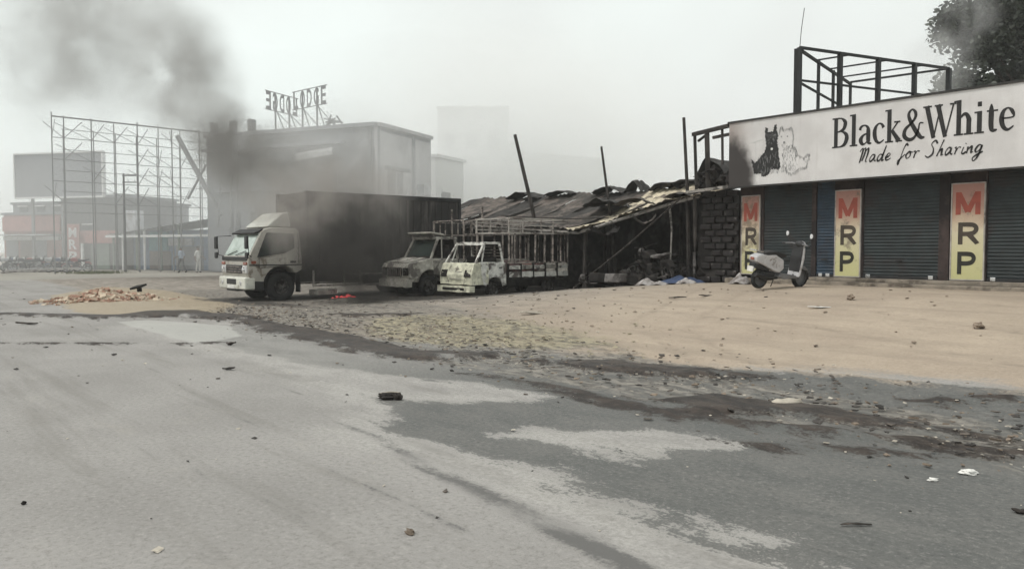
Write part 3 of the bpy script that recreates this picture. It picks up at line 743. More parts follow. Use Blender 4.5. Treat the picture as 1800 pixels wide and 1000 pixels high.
def put_word(word, x0, x1, z0, cap):
    widths = []; tmp = MB(); x = 0
    adv = {'B': .80, 'l': .36, 'a': .57, 'c': .53, 'k': .66, '&': .84, 'W': 1.08, 'h': .71, 'i': .36, 't': .43, 'e': .55}
    tot = sum(adv[c] for c in word); kx = (x1 - x0) / (tot * cap)
    for c in word:
        mb = MB(); serif_glyph(mb, c, (0, 0), cap)
        mb.v = [(v[0] * kx + x0 - FX0 + x * cap * kx, v[1] - 0.004, v[2] + z0 - FZ0) for v in mb.v]
        mb.build('letter', M['black_print'], fs); x += adv[c]
put_word('Black&White', -8.90, -5.38, 3.66, 0.63)
x = -8.30 - FX0
tot = sum(SCRIPT[c][1] if c != ' ' else 0.42 for c in 'Made for Sharing'); kx = (8.28 - 5.88) / tot
for c in 'Made for Sharing':
    if c == ' ': x += 0.42 * kx; continue
    mb = MB()
    for st in SCRIPT[c][0]:
        st = [(p[0] * 0.95, p[1] * 0.95, 0.085 + 0.035 * math.sin(i * 1.7 + len(st))) for i, p in enumerate(st)]
        stroke(mb, st, None, 6, (0, 0), 1.0, 0.18)
    mb.v = [(v[0] * kx + x, v[1] - 0.004, v[2] * 0.33 + 3.30 - FZ0) for v in mb.v]
    mb.build('letter', M['black_print'], fs); x += SCRIPT[c][1] * kx

# the two terriers printed on the fascia: silhouettes of the drawing with hatched coats
def jag_poly(mb, pts, y, amp=0.012, n=5, seed=1):
    r_ = random.Random(seed); out = []
    for i in range(len(pts)):
        a, b = Vector(pts[i]), Vector(pts[(i + 1) % len(pts)])
        nn = Vector((-(b - a).y, (b - a).x)).normalized()
        for j in range(n):
            out.append(a.lerp(b, j / n) + nn * (amp * (1 if j % 2 else -1) * r_.uniform(0.3, 1.2) if j else 0))
    mb.add([(p.x, y, p.y) for p in out], [tuple(range(len(out)))])
def dog_pts(L): # crop pixels of the print -> metres on the panel
    return [((0.62 + (px - 190) * 1.50 / 860), 0.18 + (895 - py) * 1.17 / 720) for px, py in L]
mb = MB()
jag_poly(mb, dog_pts([(398, 200), (436, 215), (442, 275), (520, 270), (532, 190), (562, 175), (570, 270), (592, 330), (578, 420), (592, 500), (606, 640), (632, 775), (600, 820), (560, 800), (490, 800), (470, 850), (420, 890), (350, 892),
                      (345, 845), (240, 845), (222, 760), (184, 630), (215, 650), (250, 690), (330, 610), (395, 545), (418, 450), (398, 350)]), -0.005, 0.012, 5, 3)
mb.build('black_terrier', M['fur_black'], fs)
hl = MB(); r_ = random.Random(5)
for _ in range(70):
    px, py = r_.uniform(300, 600), r_.uniform(560, 840)
    (ax, az), = dog_pts([(px, py)]); stroke(hl, [(ax, az), (ax + r_.uniform(-.02, .02), az - r_.uniform(.04, .09))], 0.007, 2, y=-0.008)
for _ in range(40):
    px, py = r_.uniform(415, 575), r_.uniform(290, 440)
    (ax, az), = dog_pts([(px, py)]); stroke(hl, [(ax, az), (ax + r_.uniform(-.03, .03), az - r_.uniform(.01, .05))], 0.007, 2, y=-0.008)
hl.build('coat_hatching', M['fur_grey'], fs)['kind'] = 'stuff'
tagm = MB(); (ax, az), = dog_pts([(502, 515)]); tagm.lathe([(0, 0.03), (0.004, 0.0)], 12, 'x'); tagm.v = [(ax + v[1], -0.011 - v[0], az + v[2]) for v in tagm.v]
tagm.build('collar_tag', M['litter_white'], fs)
wd = MB()
outline = [(610, 300), (625, 240), (650, 225), (665, 265), (745, 270), (780, 250), (795, 300), (815, 400), (800, 500), (850, 560), (880, 640), (960, 690), (1000, 640), (1045, 650), (1000, 740), (1000, 820), (920, 815), (860, 850), (790, 885), (740, 870), (700, 790), (640, 790)]
op = dog_pts(outline)
for a, b in zip(op, op[1:]):
    for j in range(5):
        k = j / 5; cx_, cz_ = a[0] + (b[0] - a[0]) * k, a[1] + (b[1] - a[1]) * k
        stroke(wd, [(cx_ + r_.uniform(-.015, .015), cz_ + 0.02), (cx_ + r_.uniform(-.03, .03), cz_ - r_.uniform(.02, .07))], 0.008, 2, y=-0.005)
for _ in range(110):
    px, py = r_.uniform(650, 860), r_.uniform(480, 840)
    (ax, az), = dog_pts([(px, py)]); stroke(wd, [(ax, az), (ax + r_.uniform(-.03, .03), az - r_.uniform(.03, .08))], 0.006, 2, y=-0.005)
for cx_, cy_, w_ in ((640, 360, .03), (725, 365, .03), (680, 445, .05), (795, 500, .035), (770, 570, .03), (650, 480, .02), (720, 500, .02)):
    (ax, az), = dog_pts([(cx_, cy_)]); stroke(wd, [(ax - w_ / 2, az), (ax + w_ / 2, az)], w_, curve=False, y=-0.008)
wd.build('white_terrier', M['fur_grey'], fs)['kind'] = 'stuff'
gh = MB()
for a, b, w_ in (((170, 400), (390, 365), .02), ((255, 375), (262, 640), .008), ((380, 380), (360, 560), .006)):
    stroke(gh, dog_pts([a, b]), w_, curve=False, y=-0.004)
gh.build('faded_print', M['fur_light'], fs)

# open end of the fascia frame, stripped by the fire
fe = empty('fascia_skeleton', (-12.1, 16.35, 2.95), 0, 'blackened bare timber frame left of the white fascia', 'frame')
def fb(a, b, w, name, mat='bamboo_char', h=None):
    o = Vector((-12.1, 16.35, 2.95)); return MB().bar(Vector(a) - o, Vector(b) - o, w, h).build(name, M[mat], fe)
fb((-12.62, 16.36, 4.37), (-11.54, 16.33, 4.46), 0.09, 'top_beam'); fb((-12.55, 17.1, 4.35), (-11.54, 17.1, 4.42), 0.07, 'top_beam')
fb((-12.52, 16.4, 2.9), (-12.56, 16.36, 4.33), 0.07, 'post'); fb((-12.16, 16.4, 2.9), (-12.2, 16.37, 4.36), 0.12, 'post'); fb((-11.75, 16.4, 3.55), (-11.75, 16.37, 4.42), 0.045, 'post')
fb((-12.0, 17.1, 3.5), (-11.56, 16.42, 3.5), 0.035, 'rail'); fb((-12.5, 16.42, 4.2), (-12.25, 16.40, 4.32), 0.05, 'brace')
fb((-12.75, 16.30, 2.93), (-11.52, 16.33, 3.0), 0.07, 'bottom_beam', 'bamboo_ash')
hp = MB()
for i in range(26):
    hp.blob((r_.uniform(-0.55, 0.55), r_.uniform(0.0, 0.6), r_.uniform(0.05, 0.45)), r_.uniform(0.06, 0.16), 7, 5, 0.8, i)
hp.build('charred_goods', M['char'], fe)

# charred block wall at the end of the shop row
bw = empty('block_wall', (-12.1, 16.75, 0.66), 0, 'charred block wall between the burnt shed and first MRP board', 'wall')
MB().b2((-0.52, 0.05, -0.3), (0.55, 0.35, 2.28)).build('mortar', M['char'], bw)
bm_ = MB().box((0, 0, 0), (0.30, 0.1, 0.145)).mesh('block', M['brick_char'])
for r in range(14):
    for c in range(3):
        if rnd.random() < .10: continue
        o = link('block', bm_, bw, (-0.34 + c * 0.33 + (0.08 if r % 2 else -0.04), 0.035 + rnd.uniform(-.03, .012), 0.08 + r * 0.165))
        o.rotation_euler = (rnd.uniform(-.03, .03), rnd.uniform(-.03, .03), rnd.uniform(-.05, .05))
        o.modifiers.new('bevel', 'BEVEL').width = 0.02; o.scale = (rnd.uniform(.86, 1.04), 1, rnd.uniform(.85, 1.05))
po = empty('timber_post', (-12.72, 16.62, 0.62), 0, 'ash-whitened timber post left of the charred block wall', 'post')
MB().tube([(0, 0, -0.1), (0.01, 0, 1.2), (-0.02, 0, 2.35)], [0.06, 0.055, 0.05], 8).build('shaft', M['bamboo_char'], po)
MB().tube([(0.03, -0.045, 0.25), (0.02, -0.04, 0.55), (0.03, -0.04, 0.8)], [0.035, 0.045, 0.03], 6).build('peeling_bark', M['ash'], po)

# rooftop hoarding frame, a V of black steel
def at_height(px, py, z):
    v = at(px, py, 1.0) - Vector((0, 0, CAM_Z)); d = (z - CAM_Z) / v.z; return Vector((v.x * d, v.y * d, 0))
A_, B_, C_ = at_height(1406, 84, 6.17), at_height(1668, 121, 6.17), at_height(1495, 148, 6.12)
hf = empty('rooftop_hoarding_frame', (-10, 19.5, 3.3), 0, 'empty black steel hoarding frame on the shop roof', 'frame')
hl0 = Vector((-10, 19.5, 3.3))
def hb(a, b, w, name): MB().bar(Vector(a) - hl0, Vector(b) - hl0, w).build(name, M['steel_black'], hf)
ZT, ZM, ZB = 6.17, 5.42, 3.3
def zz(p, z): return (p.x, p.y, z)
for k, w in ((0.0, .085), (0.25, .10), (0.5, .10), (0.75, .10), (1.0, .11)):
    p = A_.lerp(B_, k); hb(zz(p, ZB), zz(p, ZT), w, 'post')
hb(zz(A_ + Vector((-.12, 0.05, 0)), ZB), zz(A_ + Vector((-.12, .05, 0)), ZT), .07, 'post')
for k in (0.33, 0.62, 1.0):
    p = A_.lerp(C_, k); hb(zz(p, ZB), zz(p, ZT), .06, 'post')
for z, w in ((ZT, .06), (ZM, .045)):
    hb(zz(A_, z), zz(B_, z), w, 'rail'); hb(zz(A_, z - .05), zz(C_, z - .05), w, 'rail')
hb(zz(C_, ZT), zz(B_, ZT), .05, 'rail')
for k in (0.3, 0.55, 0.8): hb(zz(A_.lerp(C_, k), ZT - .02), zz(A_.lerp(B_, k), ZT - .02), .035, 'cross_rail')
MB().tube([zz(A_ - hl0, ZT - 3.3), zz(A_ - hl0 + Vector((.03, 0, 0)), ZT - 2.9), zz(A_ - hl0 + Vector((.1, 0, 0)), ZT - 2.42)], 0.008, 5).build('antenna', M['steel_black'], hf)

# ---------------------------------------------------------------- burnt shed
EAVE = [(-27.5, 2.35), (-23, 2.35), (-19.5, 2.2), (-17, 2.05), (-14.8, 2.5), (-13.4, 2.78), (-12.5, 2.93)]
RIDGE = [(-27.5, 3.6), (-24, 3.55), (-20, 3.5), (-17, 3.42), (-15.5, 3.62), (-14.4, 3.55), (-12.5, 3.85)]
SH0 = Vector((-19, 19, 0.3))
shed = empty('burnt_shed', SH0, 0, 'long collapsed tin-roofed shed, burnt black inside, behind the vehicles', 'shed')
def hs(p): return Vector(p) - SH0
def roof_sheet(x0, x1, mat, ey=16.45, ry=20.4, lift=0.0, amp=0.03, seed=0, skew=0.0, cut=0.0):
    n = 18; m = 9
    def fn(u, v):
        x = x0 + (x1 - x0) * u; y = ey + cut + (ry - ey - cut) * v + skew * (u - .5)
        e = lerp_tab(EAVE, x); r = lerp_tab(RIDGE, x)
        vv = (y - 16.45) / (20.4 - 16.45)
        z = e + (r - e) * vv - 0.18 * math.sin(math.pi * min(1, max(0, vv))) + lift
        z += 0.022 * math.sin(u * n / 2 * math.pi) + amp * 2.2 * noise.noise(Vector((x * 0.8, y * 0.7, seed))) + amp * noise.noise(Vector((x * 2.5, y * 2, seed + 4)))
        return hs((x, y + (0.10 * noise.noise(Vector((x * 2.1, seed, 2))) if v == 0 else 0), z))
    return MB().grid(n, m, fn).build('roof_sheet', mat, shed, smooth=False)
xs_ = -27.4; i = 0
while xs_ < -12.7:
    w = rnd.uniform(0.85, 1.1)
    x1 = min(xs_ + w, -12.55)
    c = (xs_ + x1) / 2
    mat = M['sheet_pale'] if (-16.9 < c < -12.4 and i % 4 != 1) else (M['sheet_rust'] if i % 4 else M['sheet_black'])
    roof_sheet(xs_ - 0.04, x1 + 0.04, mat, lift=0.012 * (i % 2) + rnd.uniform(-.02, .02), seed=i, amp=0.05, cut=rnd.choice((0, 0, .06, .16, .34)))
    xs_ = x1; i += 1
def crumple(p, sx, sy, h, seed, mat='sheet_black', rot=0.0):
    def fn(u, v):
        x = (u - .5) * sx; y = (v - .5) * sy
        z = h * (1 - (2 * abs(u - .5)) ** 1.6) + 0.12 * noise.noise(Vector((u * 4, v * 4, seed)))
        q = Matrix.Rotation(rot, 3, 'Z') @ Vector((x, y, z)); return hs(Vector(p) + q)
    MB().grid(10, 6, fn).build('bent_sheet', M[mat], shed)
crumple((-14.2, 20.0, 3.55), 1.6, 1.0, 0.28, 3); crumple((-15.6, 20.3, 3.45), 1.9, 0.9, 0.2, 5); crumple((-17.9, 20.3, 3.42), 0.7, 0.6, 0.34, 8)
crumple((-12.75, 18.0, 3.4), 1.0, 1.6, 0.45, 9); crumple((-16.6, 20.3, 3.4), 1.3, 0.8, 0.22, 12); crumple((-21.5, 20.2, 3.5), 1.5, 0.7, 0.12, 14)
crumple((-13.2, 16.9, 2.85), 0.9, 1.0, 0.1, 18, 'sheet_rust'); crumple((-15.2, 17.2, 2.75), 1.1, 1.2, 0.16, 21, 'sheet_rust', .5); crumple((-17.6, 18.6, 2.85), 1.2, 1.4, 0.2, 25, 'sheet_black', .3)
crumple((-19.0, 20.2, 3.42), 1.4, 0.8, 0.2, 31); crumple((-23.4, 20.1, 3.45), 1.6, 0.8, 0.22, 33); crumple((-16.0, 16.7, 2.15), 0.8, 0.5, -0.25, 35, 'sheet_black', 1.2); crumple((-14.4, 16.6, 2.4), 0.6, 0.35, -0.22, 37, 'sheet_rust', .8)
for x, h in ((-13.15, 0), (-16.0, 0), (-19.3, 0), (-23.5, 0), (-27.2, 0)):
    MB().tube([hs((x, 20.2, -0.05)), hs((x, 20.2, lerp_tab(RIDGE, x) - .08))], 0.07, 7).build('post', M['bamboo_char'], shed)
for x in (-16.9, -20.0, -24.5, -27.2):
    MB().tube([hs((x, 16.8, 0.0)), hs((x + .1, 16.75, lerp_tab(EAVE, x) - .05))], 0.06, 7).build('post', M['bamboo_char'], shed)
for x in (-13, -14.8, -16.6, -18.4, -20.2, -22, -24, -26):
    MB().bar(hs((x, 16.6, lerp_tab(EAVE, x) - .12)), hs((x, 20.3, lerp_tab(RIDGE, x) - .22)), .07, .1).build('rafter', M['bamboo_char'], shed)
pts = [hs((x, 16.62, lerp_tab(EAVE, x) - .07)) for x in (-27.3, -23, -19.5, -17, -14.8, -13.4, -12.6)]
MB().tube(pts, 0.045, 6).build('eave_beam', M['bamboo_ash'], shed)
MB().b2(hs((-27.6, 21.0, -0.2)), hs((-11.8, 21.15, 3.2))).build('back_wall', M['char'], shed)
MB().b2(hs((-12.9, 17.0, 0.1)), hs((-12.75, 20.99, 2.8))).build('side_wall', M['char'], shed)
MB().b2(hs((-27.7, 17.0, -0.2)), hs((-27.55, 20.99, 2.6))).build('side_wall', M['char'], shed)
for x, z in ((-17.2, 1.2), (-15.9, 1.5), (-14.6, 1.0)):
    MB().bar(hs((x, 20.2, z)), hs((x + 1.6, 20.3, z + .1)), .05, .2).build('shelf', M['char'], shed)
MB().tube([hs((-13.62, 16.75, 1.12)), hs((-13.6, 16.78, 2.0)), hs((-13.66, 16.75, 2.62))], [.022, .028, .03], 6).build('hanging_post', M['bamboo_ash'], shed)

def pole(px0, py0, px1, py1, d, r0, r1, label, mat='bamboo_char', down=1.5):
    a, b = at(px1, py1, d), at(px0, py0, d)      # foot, tip
    dr = (b - a).normalized(); foot = a - dr * down
    mid = foot.lerp(b, .55) + Vector((.02, .03, 0))
    p = MB().tube([Vector((0, 0, 0)), mid - foot, b - foot], [r0, (r0 + r1) / 2, r1], 7).build('leaning_pole', M[mat], None, foot)
    return tag(p, label, 'pole', 'scorched poles standing out of the shed roof')
pole(905, 237, 932, 360, 26.5, .085, .055, 'tall scorched pole leaning left out of the shed roof', down=3.2)
pole(1057, 258, 1067, 347, 25.0, .06, .035, 'thin scorched pole above the middle of the shed roof', down=3.0)
pole(1202, 207, 1206, 335, 20.8, .055, .04, 'upright black pole beside the stripped fascia frame', down=2.3)
a = Vector((-16.6, 16.0, terrain(-16.6, 16.0))); b = at(1195, 350, 20.2)
fp = MB().tube([Vector((0, 0, 0)), (b - a) * .5 + Vector((0, 0, -.06)), b - a], [.03, .026, .02], 6).build('fallen_pole', M['wood_char'], None, a)
tag(fp, 'fallen pole slanting from the shed eave down to the ground', 'pole')
a, b = at(880, 379, 22.6), at(1070, 383, 21.3)
wire = MB().tube([Vector((0, 0, 0)), (b - a) * .33 + Vector((0, 0, -.03)), (b - a) * .66 + Vector((0, 0, -.05)), b - a], .012, 5).build('wire', M['char'], None, a)
tag(wire, 'thin black wire sagging along the shed roof', 'wire')

# ---------------------------------------------------------------- wheels
def wheel(parent, c, r, w, rim_r, tyre_mat, rim_mat, studs=6, flat=False):
    wh = empty('wheel', c); wh.parent = parent
    if not flat:
        MB().lathe([(-w / 2, rim_r), (-w / 2, r * .9), (-w * .38, r), (w * .38, r), (w / 2, r * .9), (w / 2, rim_r), (w * .3, rim_r * .96)], 28).build('tyre', M[tyre_mat], wh, smooth=True)
    else:
        MB().lathe([(-w / 2, rim_r), (-w / 2, rim_r * 1.1), (w / 2, rim_r * 1.12), (w / 2, rim_r)], 24).build('tyre', M['char'], wh)
    rm = MB().lathe([(-w * .45, rim_r * 1.02), (w * .45, rim_r * 1.02), (w * .47, rim_r * .9), (w * .2, rim_r * .8), (w * .22, rim_r * .45), (w * .40, rim_r * .32), (w * .42, 0.0)], 24)
    for k in range(studs):
        a_ = 2 * math.pi * k / studs
        rm.box((w * .26, math.cos(a_) * rim_r * .6, math.sin(a_) * rim_r * .6), (.03, .035, .035))
    rm.build('rim', M[rim_mat], wh)
    return wh

def quad_panel(parent, name, pts, mat, thick=0.012, inset=0.0, bevel=0.0):
    P4 = [Vector(p) for p in pts]; n = (P4[1] - P4[0]).cross(P4[2] - P4[0]).normalized()
    k = len(P4)
    V = P4 + [p - n * thick for p in P4]
    F = [tuple(range(k)), tuple(reversed(range(k, 2 * k)))] + [(i, i + k, (i + 1) % k + k, (i + 1) % k) for i in range(k)]
    mb = MB(); mb.add(V, F); return mb.build(name, M[mat], parent, bevel=bevel)

# ---------------------------------------------------------------- box truck
tk = empty('box_truck', (-23.07, 8.6, -0.02), R(1.0), 'large white-cabbed box truck with smoking soot-dark cargo body', 'truck')
HW = 0.96
def arch(cy_, cz_, r, a0, a1, n=9):
    return [(cy_ + r * math.cos(R(a0 + (a1 - a0) * i / n)), cz_ + r * math.sin(R(a0 + (a1 - a0) * i / n))) for i in range(n + 1)]
tum = lambda y, z: 1.0 if z < 1.28 else 1.0 - 0.075 * (z - 1.28) / 0.85
prof = [(0.06, .62), (0.02, .8), (0.0, 1.12), (0.03, 1.28), (0.42, 2.0), (0.52, 2.09), (0.75, 2.15), (1.5, 2.13), (1.60, 2.06), (1.66, 1.3), (1.66, .92)] + [p for p in arch(1.02, .47, .56, 38, 172)] + [(0.42, .55)]
MB().prism(prof, -HW, HW, tum).build('cab', M['truck_paint'], tk, bevel=0.035, seg=3)
# windscreen and front face
def on_front(x, z):  # point on windscreen slope
    y = 0.03 + (z - 1.28) / 0.72 * 0.39; return Vector((x * tum(y, z), y - 0.012, z + .006))
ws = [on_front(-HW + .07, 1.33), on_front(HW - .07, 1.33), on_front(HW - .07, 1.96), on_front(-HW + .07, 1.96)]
wsc = quad_panel(tk, 'windscreen', ws, 'pale_glass', .02, bevel=.008)
for x0, x1 in ((-.55, 0.0), (.05, .65)):
    MB().bar(on_front(x0, 1.34) + Vector((0, -.03, 0)), on_front(x1, 1.46) + Vector((0, -.03, 0)), .018).build('wiper', M['black_plastic'], wsc)
MB().b2((-HW + .06, -0.028, 1.19), (HW - .06, 0.03, 1.30)).build('cowl_panel', M['black_plastic'], tk, bevel=.01)
MB().box((0, .40, 2.035), (1.7, .30, .05), Matrix.Rotation(R(25), 3, 'X')).build('sun_visor', M['black_plastic'], tk, bevel=.012)
MB().b2((-.60, -.03, .82), (.60, .02, 1.06)).build('grille', M['black_plastic'], tk, bevel=.015)
gl = MB()
for z in (.87, .94, 1.01): gl.b2((-.56, -.045, z - .012), (.56, -.031, z + .012))
gl.build('grille_bar', M['burnt_bar'], tk)
for sx in (-1, 1):
    h = MB().b2((sx * .62, -.035, .82), (sx * .93, .03, 1.05)).build('headlight', M['lamp_glass'], tk, bevel=.03, seg=3)
    MB().lathe([(0, .075), (.03, .07), (.035, 0)], 14).build('lamp_reflector', M['chrome'], h, (sx * .76, -.04, .93), R(-90))
    MB().b2((sx * .70, -.037, 1.065), (sx * .93, .02, 1.15)).build('indicator', M['lamp_amber'], h, bevel=.015)
bp_ = MB().b2((-HW - .01, -.10, .36), (HW + .01, .22, .72)).build('bumper', M['truck_bumper'], tk, bevel=.05, seg=3)
MB().b2((-.35, -.108, .50), (.35, -.06, .66)).build('intake', M['black_plastic'], bp_, bevel=.01)
MB().b2((-.26, -.116, .385), (.26, -.101, .475)).build('number_plate', M['litter_white'], bp_)
for sx in (-1, 1): MB().lathe([(0, .06), (.02, .055), (.022, 0)], 12).build('fog_lamp', M['lamp_glass'], bp_, (sx * .68, -.105, .55), R(-90))
MB().b2((-HW - .02, .14, .28), (-.2, .52, .36)).build('lower_valance', M['black_plastic'], tk)
MB().b2((HW - .16, .2, .33), (HW + .005, .47, .60)).build('step', M['black_plastic'], tk, bevel=.02)
# doors, side glass
for sx in (1, -1):
    X = sx * (HW + .004)
    d_ = quad_panel(tk, 'door', [(X, .36, .98), (X, 1.52, 1.08), (X, 1.56, 1.27), (X, .30, 1.27)] if sx > 0 else [(X, .30, 1.27), (X, 1.56, 1.27), (X, 1.52, 1.08), (X, .36, .98)], 'truck_paint', .02, bevel=.006)
    g4 = [(.26, 1.36), (1.42, 1.44), (1.42, 1.95), (.58, 1.97)]
    g4 = [(.30, 1.30), (1.10, 1.42), (1.40, 1.55), (1.40, 1.96), (.60, 1.98)]
    pts = [Vector((sx * (HW * tum(y, z) + .01), y, z)) for y, z in g4]
    if sx < 0: pts.reverse()
    sg = quad_panel(tk, 'side_window', pts, 'dark_glass', .02, bevel=.006)
    for (ya, za), (yb, zb) in zip(g4, g4[1:] + g4[:1]):
        MB().bar((sx * (HW * tum(ya, za) + .012), ya, za), (sx * (HW * tum(yb, zb) + .012), yb, zb), .03).build('window_seal', M['black_plastic'], sg)
    MB().b2((sx * (HW + .006), 1.28, 1.12), (sx * (HW + .035), 1.45, 1.18)).build('handle', M['black_plastic'], d_, bevel=.01)
    st_ = MB().b2((sx * (HW + .004), .04, 1.045), (sx * (HW + .018), 1.64, 1.075)).build('trim_strip', M['black_plastic'], tk)
    for A4, B4 in (((.335, .98), (.335, 1.27)), ((1.555, 1.06), (1.555, 2.0)), ((.36, .975), (1.53, 1.075))):
        MB().bar((sx * (HW * tum(*A4) + .005), *A4), (sx * (HW * tum(*B4) + .005), *B4), .012).build('door_seam', M['black_plastic'], d_)
    MB().b2((sx * (HW + .004), .10, 1.10), (sx * (HW + .02), .24, 1.18)).build('side_indicator', M['lamp_amber'], tk, bevel=.01)
    ml = empty('mirror', (sx * (HW + .02), .10, 1.4)); ml.parent = tk
    s2 = 1.0 if sx < 0 else 0.55
    MB().tube([(0, 0, -.1), (sx * .22 * s2, -.12, -.05), (sx * .22 * s2, -.14, .5), (0, .2, .52)], .014, 6).build('arm', M['dark_metal'], ml)
    MB().b2((sx * .22 * s2 - .10, -.22, .12), (sx * .22 * s2 + .10, -.16, .50)).build('housing', M['black_plastic'], ml, bevel=.03)
    MB().b2((sx * .22 * s2 - .09, -.22, -.16), (sx * .22 * s2 + .09, -.15, .03)).build('wide_angle_housing', M['black_plastic'], ml, bevel=.04)
# wind deflector
MB().prism([(.62, 2.16), (.74, 2.26), (1.16, 2.58), (1.36, 2.62), (1.40, 2.16)], -.78, .80, lambda y, z: 1 - .12 * (z - 2.16)).build('wind_deflector', M['deflector'], tk, bevel=.05, seg=3)
# cargo body: ribbed panels on a frame
BY0, BY1, BZ0, BZ1 = 1.80, 7.45, .92, 3.22
cb = MB().b2((-1.0, BY0, BZ0), (1.0, BY1, BZ1)).build('cargo_box', M['cargo_box'], tk, bevel=.02)
for sx in (1, -1):
    for i in range(20):
        y = BY0 + .16 + i * (BY1 - BY0 - .3) / 19
        MB().b2((sx * 1.001, y - .045, BZ0 + .14), (sx * 1.028, y + .045, BZ1 - .12)).build('panel_rib', M['cargo_box'], cb)
    MB().b2((sx * 1.001, BY0 - .01, BZ1 - .10), (sx * 1.045, BY1 + .01, BZ1 + .02)).build('top_rail', M['dark_metal'], cb)
    MB().b2((sx * 1.001, BY0 - .01, BZ0 - .03), (sx * 1.04, BY1 + .01, BZ0 + .12)).build('bottom_rail', M['dark_metal'], cb)
    MB().b2((sx * 0.93, BY0 - .03, BZ0 - .02), (sx * 1.05, BY0 + .06, BZ1 + .021)).build('corner_post', M['dark_metal'], cb)
    MB().b2((sx * 0.93, BY1 - .06, BZ0 - .02), (sx * 1.05, BY1 + .03, BZ1 + .021)).build('corner_post', M['dark_metal'], cb)
MB().b2((-.45, .9, .52), (.45, 7.4, .90)).build('chassis', M['dark_metal'], tk)
# side guard, tank, steps
for sx in (1, -1):
    for A4, B4 in (((2.02, .40), (4.9, .45)), ((3.05, .74), (4.9, .78)), ((1.995, .38), (2.045, .91)), ((3.025, .38), (3.075, .91)), ((3.575, .38), (3.625, .91))):
        k_ = .002 if A4[1] == .38 else 0
        MB().b2((sx * (.93 + k_), *A4), (sx * (.97 - k_), *B4)).build('guard_rail' if not k_ else 'guard_post', M['white_rail'], tk)
MB().b2((.55, 3.9, .38), (.92, 4.8, .72)).build('battery_box', M['dark_metal'], tk, bevel=.03)
MB().box((.72, 2.45, .22), (.42, .75, .16), Matrix.Rotation(R(12), 3, 'Z')).build('spare_panel', M['white_rail'], tk, bevel=.02)
for sx in (1, -1):
    wheel(tk, (sx * .80, 1.02, .42), .42, .26, .23, 'rubber', 'burnt_rim')
    wheel(tk, (sx * .80, 5.7, .42), .42, .40, .23, 'rubber', 'burnt_rim')
    MB().b2((sx * .66, 1.58, .25), (sx * .95, 1.60, .80)).build('mud_flap', M['black_plastic'], tk)

# ---------------------------------------------------------------- bonneted grey pickup, burnt
pk = empty('bonneted_pickup', (-20.68, 12.6, 0.1), R(-1.5), 'burnt grey bonneted pickup with roof rack, standing between truck and small van', 'pickup'); pk.scale = (1.06, 1.0, 1.06)
H2 = .80
prof = [(0.0, .42), (-.02, .82), (.06, .93), (.55, 1.03), (.72, 1.06), (1.75, 1.05), (1.78, .40)] + arch(.68, .34, .40, 8, 172, 9)
MB().prism(prof, -H2, H2, lambda y, z: 1.0 if z < .8 else 1 - .07 * (z - .8) / .25).build('body', M['burnt_grey'], pk, bevel=.03, seg=3)
MB().box((0, .36, 1.005), (1.2, .62, .03), Matrix.Rotation(R(11.5), 3, 'X')).build('bonnet', M['burnt_grey'], pk, bevel=.02)
MB().b2((-.42, -.045, .55), (.36, -.015, .80)).build('grille', M['char'], pk, bevel=.015)
gb_ = MB()
for i in range(7): gb_.b2((-.38 + i * .118, -.06, .57), (-.36 + i * .118, -.046, .78))
gb_.build('grille_bar', M['burnt_bar'], pk)
for sx in (-1, 1):
    hl_ = MB().b2((sx * .44, -.05, .58), (sx * .72, -.012, .80)).build('headlight', M['char'], pk, bevel=.03)
    MB().lathe([(0, .075), (.03, .06), (.01, 0)], 12).build('lamp_reflector', M['burnt_rim'], hl_, (sx * .58, -.055, .69), R(-90))
MB().b2((-H2 - .01, -.12, .26), (H2 + .01, .05, .48)).build('bumper', M['burnt_grey'], pk, bevel=.03)
# greenhouse: pillars, roof, dark interior
def pil(parent, a, b, w, mat): MB().bar(a, b, w, w * .8).build('pillar', M[mat], parent, bevel=.012)
for sx in (-1, 1):
    pil(pk, (sx * .72, .76, 1.06), (sx * .64, 1.06, 1.62), .07, 'burnt_grey'); pil(pk, (sx * .73, 1.72, 1.04), (sx * .66, 1.66, 1.62), .09, 'burnt_grey')
    pil(pk, (sx * .72, 1.15, 1.05), (sx * .655, 1.18, 1.62), .04, 'burnt_grey')
    MB().b2((sx * .765, .80, .62), (sx * .805, 1.70, 1.0)).build('door', M['burnt_grey'], pk, bevel=.012)
rf = MB().b2((-.68, 1.0, 1.60), (.68, 1.74, 1.67)).build('roof', M['burnt_grey'], pk, bevel=.03)
MB().b2((-.66, .80, .98), (.66, 1.70, 1.12)).build('dashboard', M['char'], pk)
quad_panel(pk, 'windscreen', [(-.66, .82, 1.10), (.66, .82, 1.10), (.60, 1.07, 1.58), (-.60, 1.07, 1.58)], 'dark_glass', .008)
MB().b2((-.64, 1.66, 1.05), (.64, 1.70, 1.6)).build('back_panel', M['char'], pk)
for sx in (-1, 1): MB().b2((sx * .12, 1.35, 1.0), (sx * .55, 1.55, 1.45)).build('seat', M['char'], pk, bevel=.04)
MB().box((0, 1.05, 1.76), (1.25, .5, .05), Matrix.Rotation(R(-6), 3, 'X')).build('roof_carrier', M['burnt_grey'], rf, bevel=.015)
for sx in (-1, 1):
    for y in (.9, 1.2): MB().bar((sx * .55, y + .05, 1.66), (sx * .55, y + .05, 1.75), .03).build('carrier_leg', M['burnt_bar'], rf)
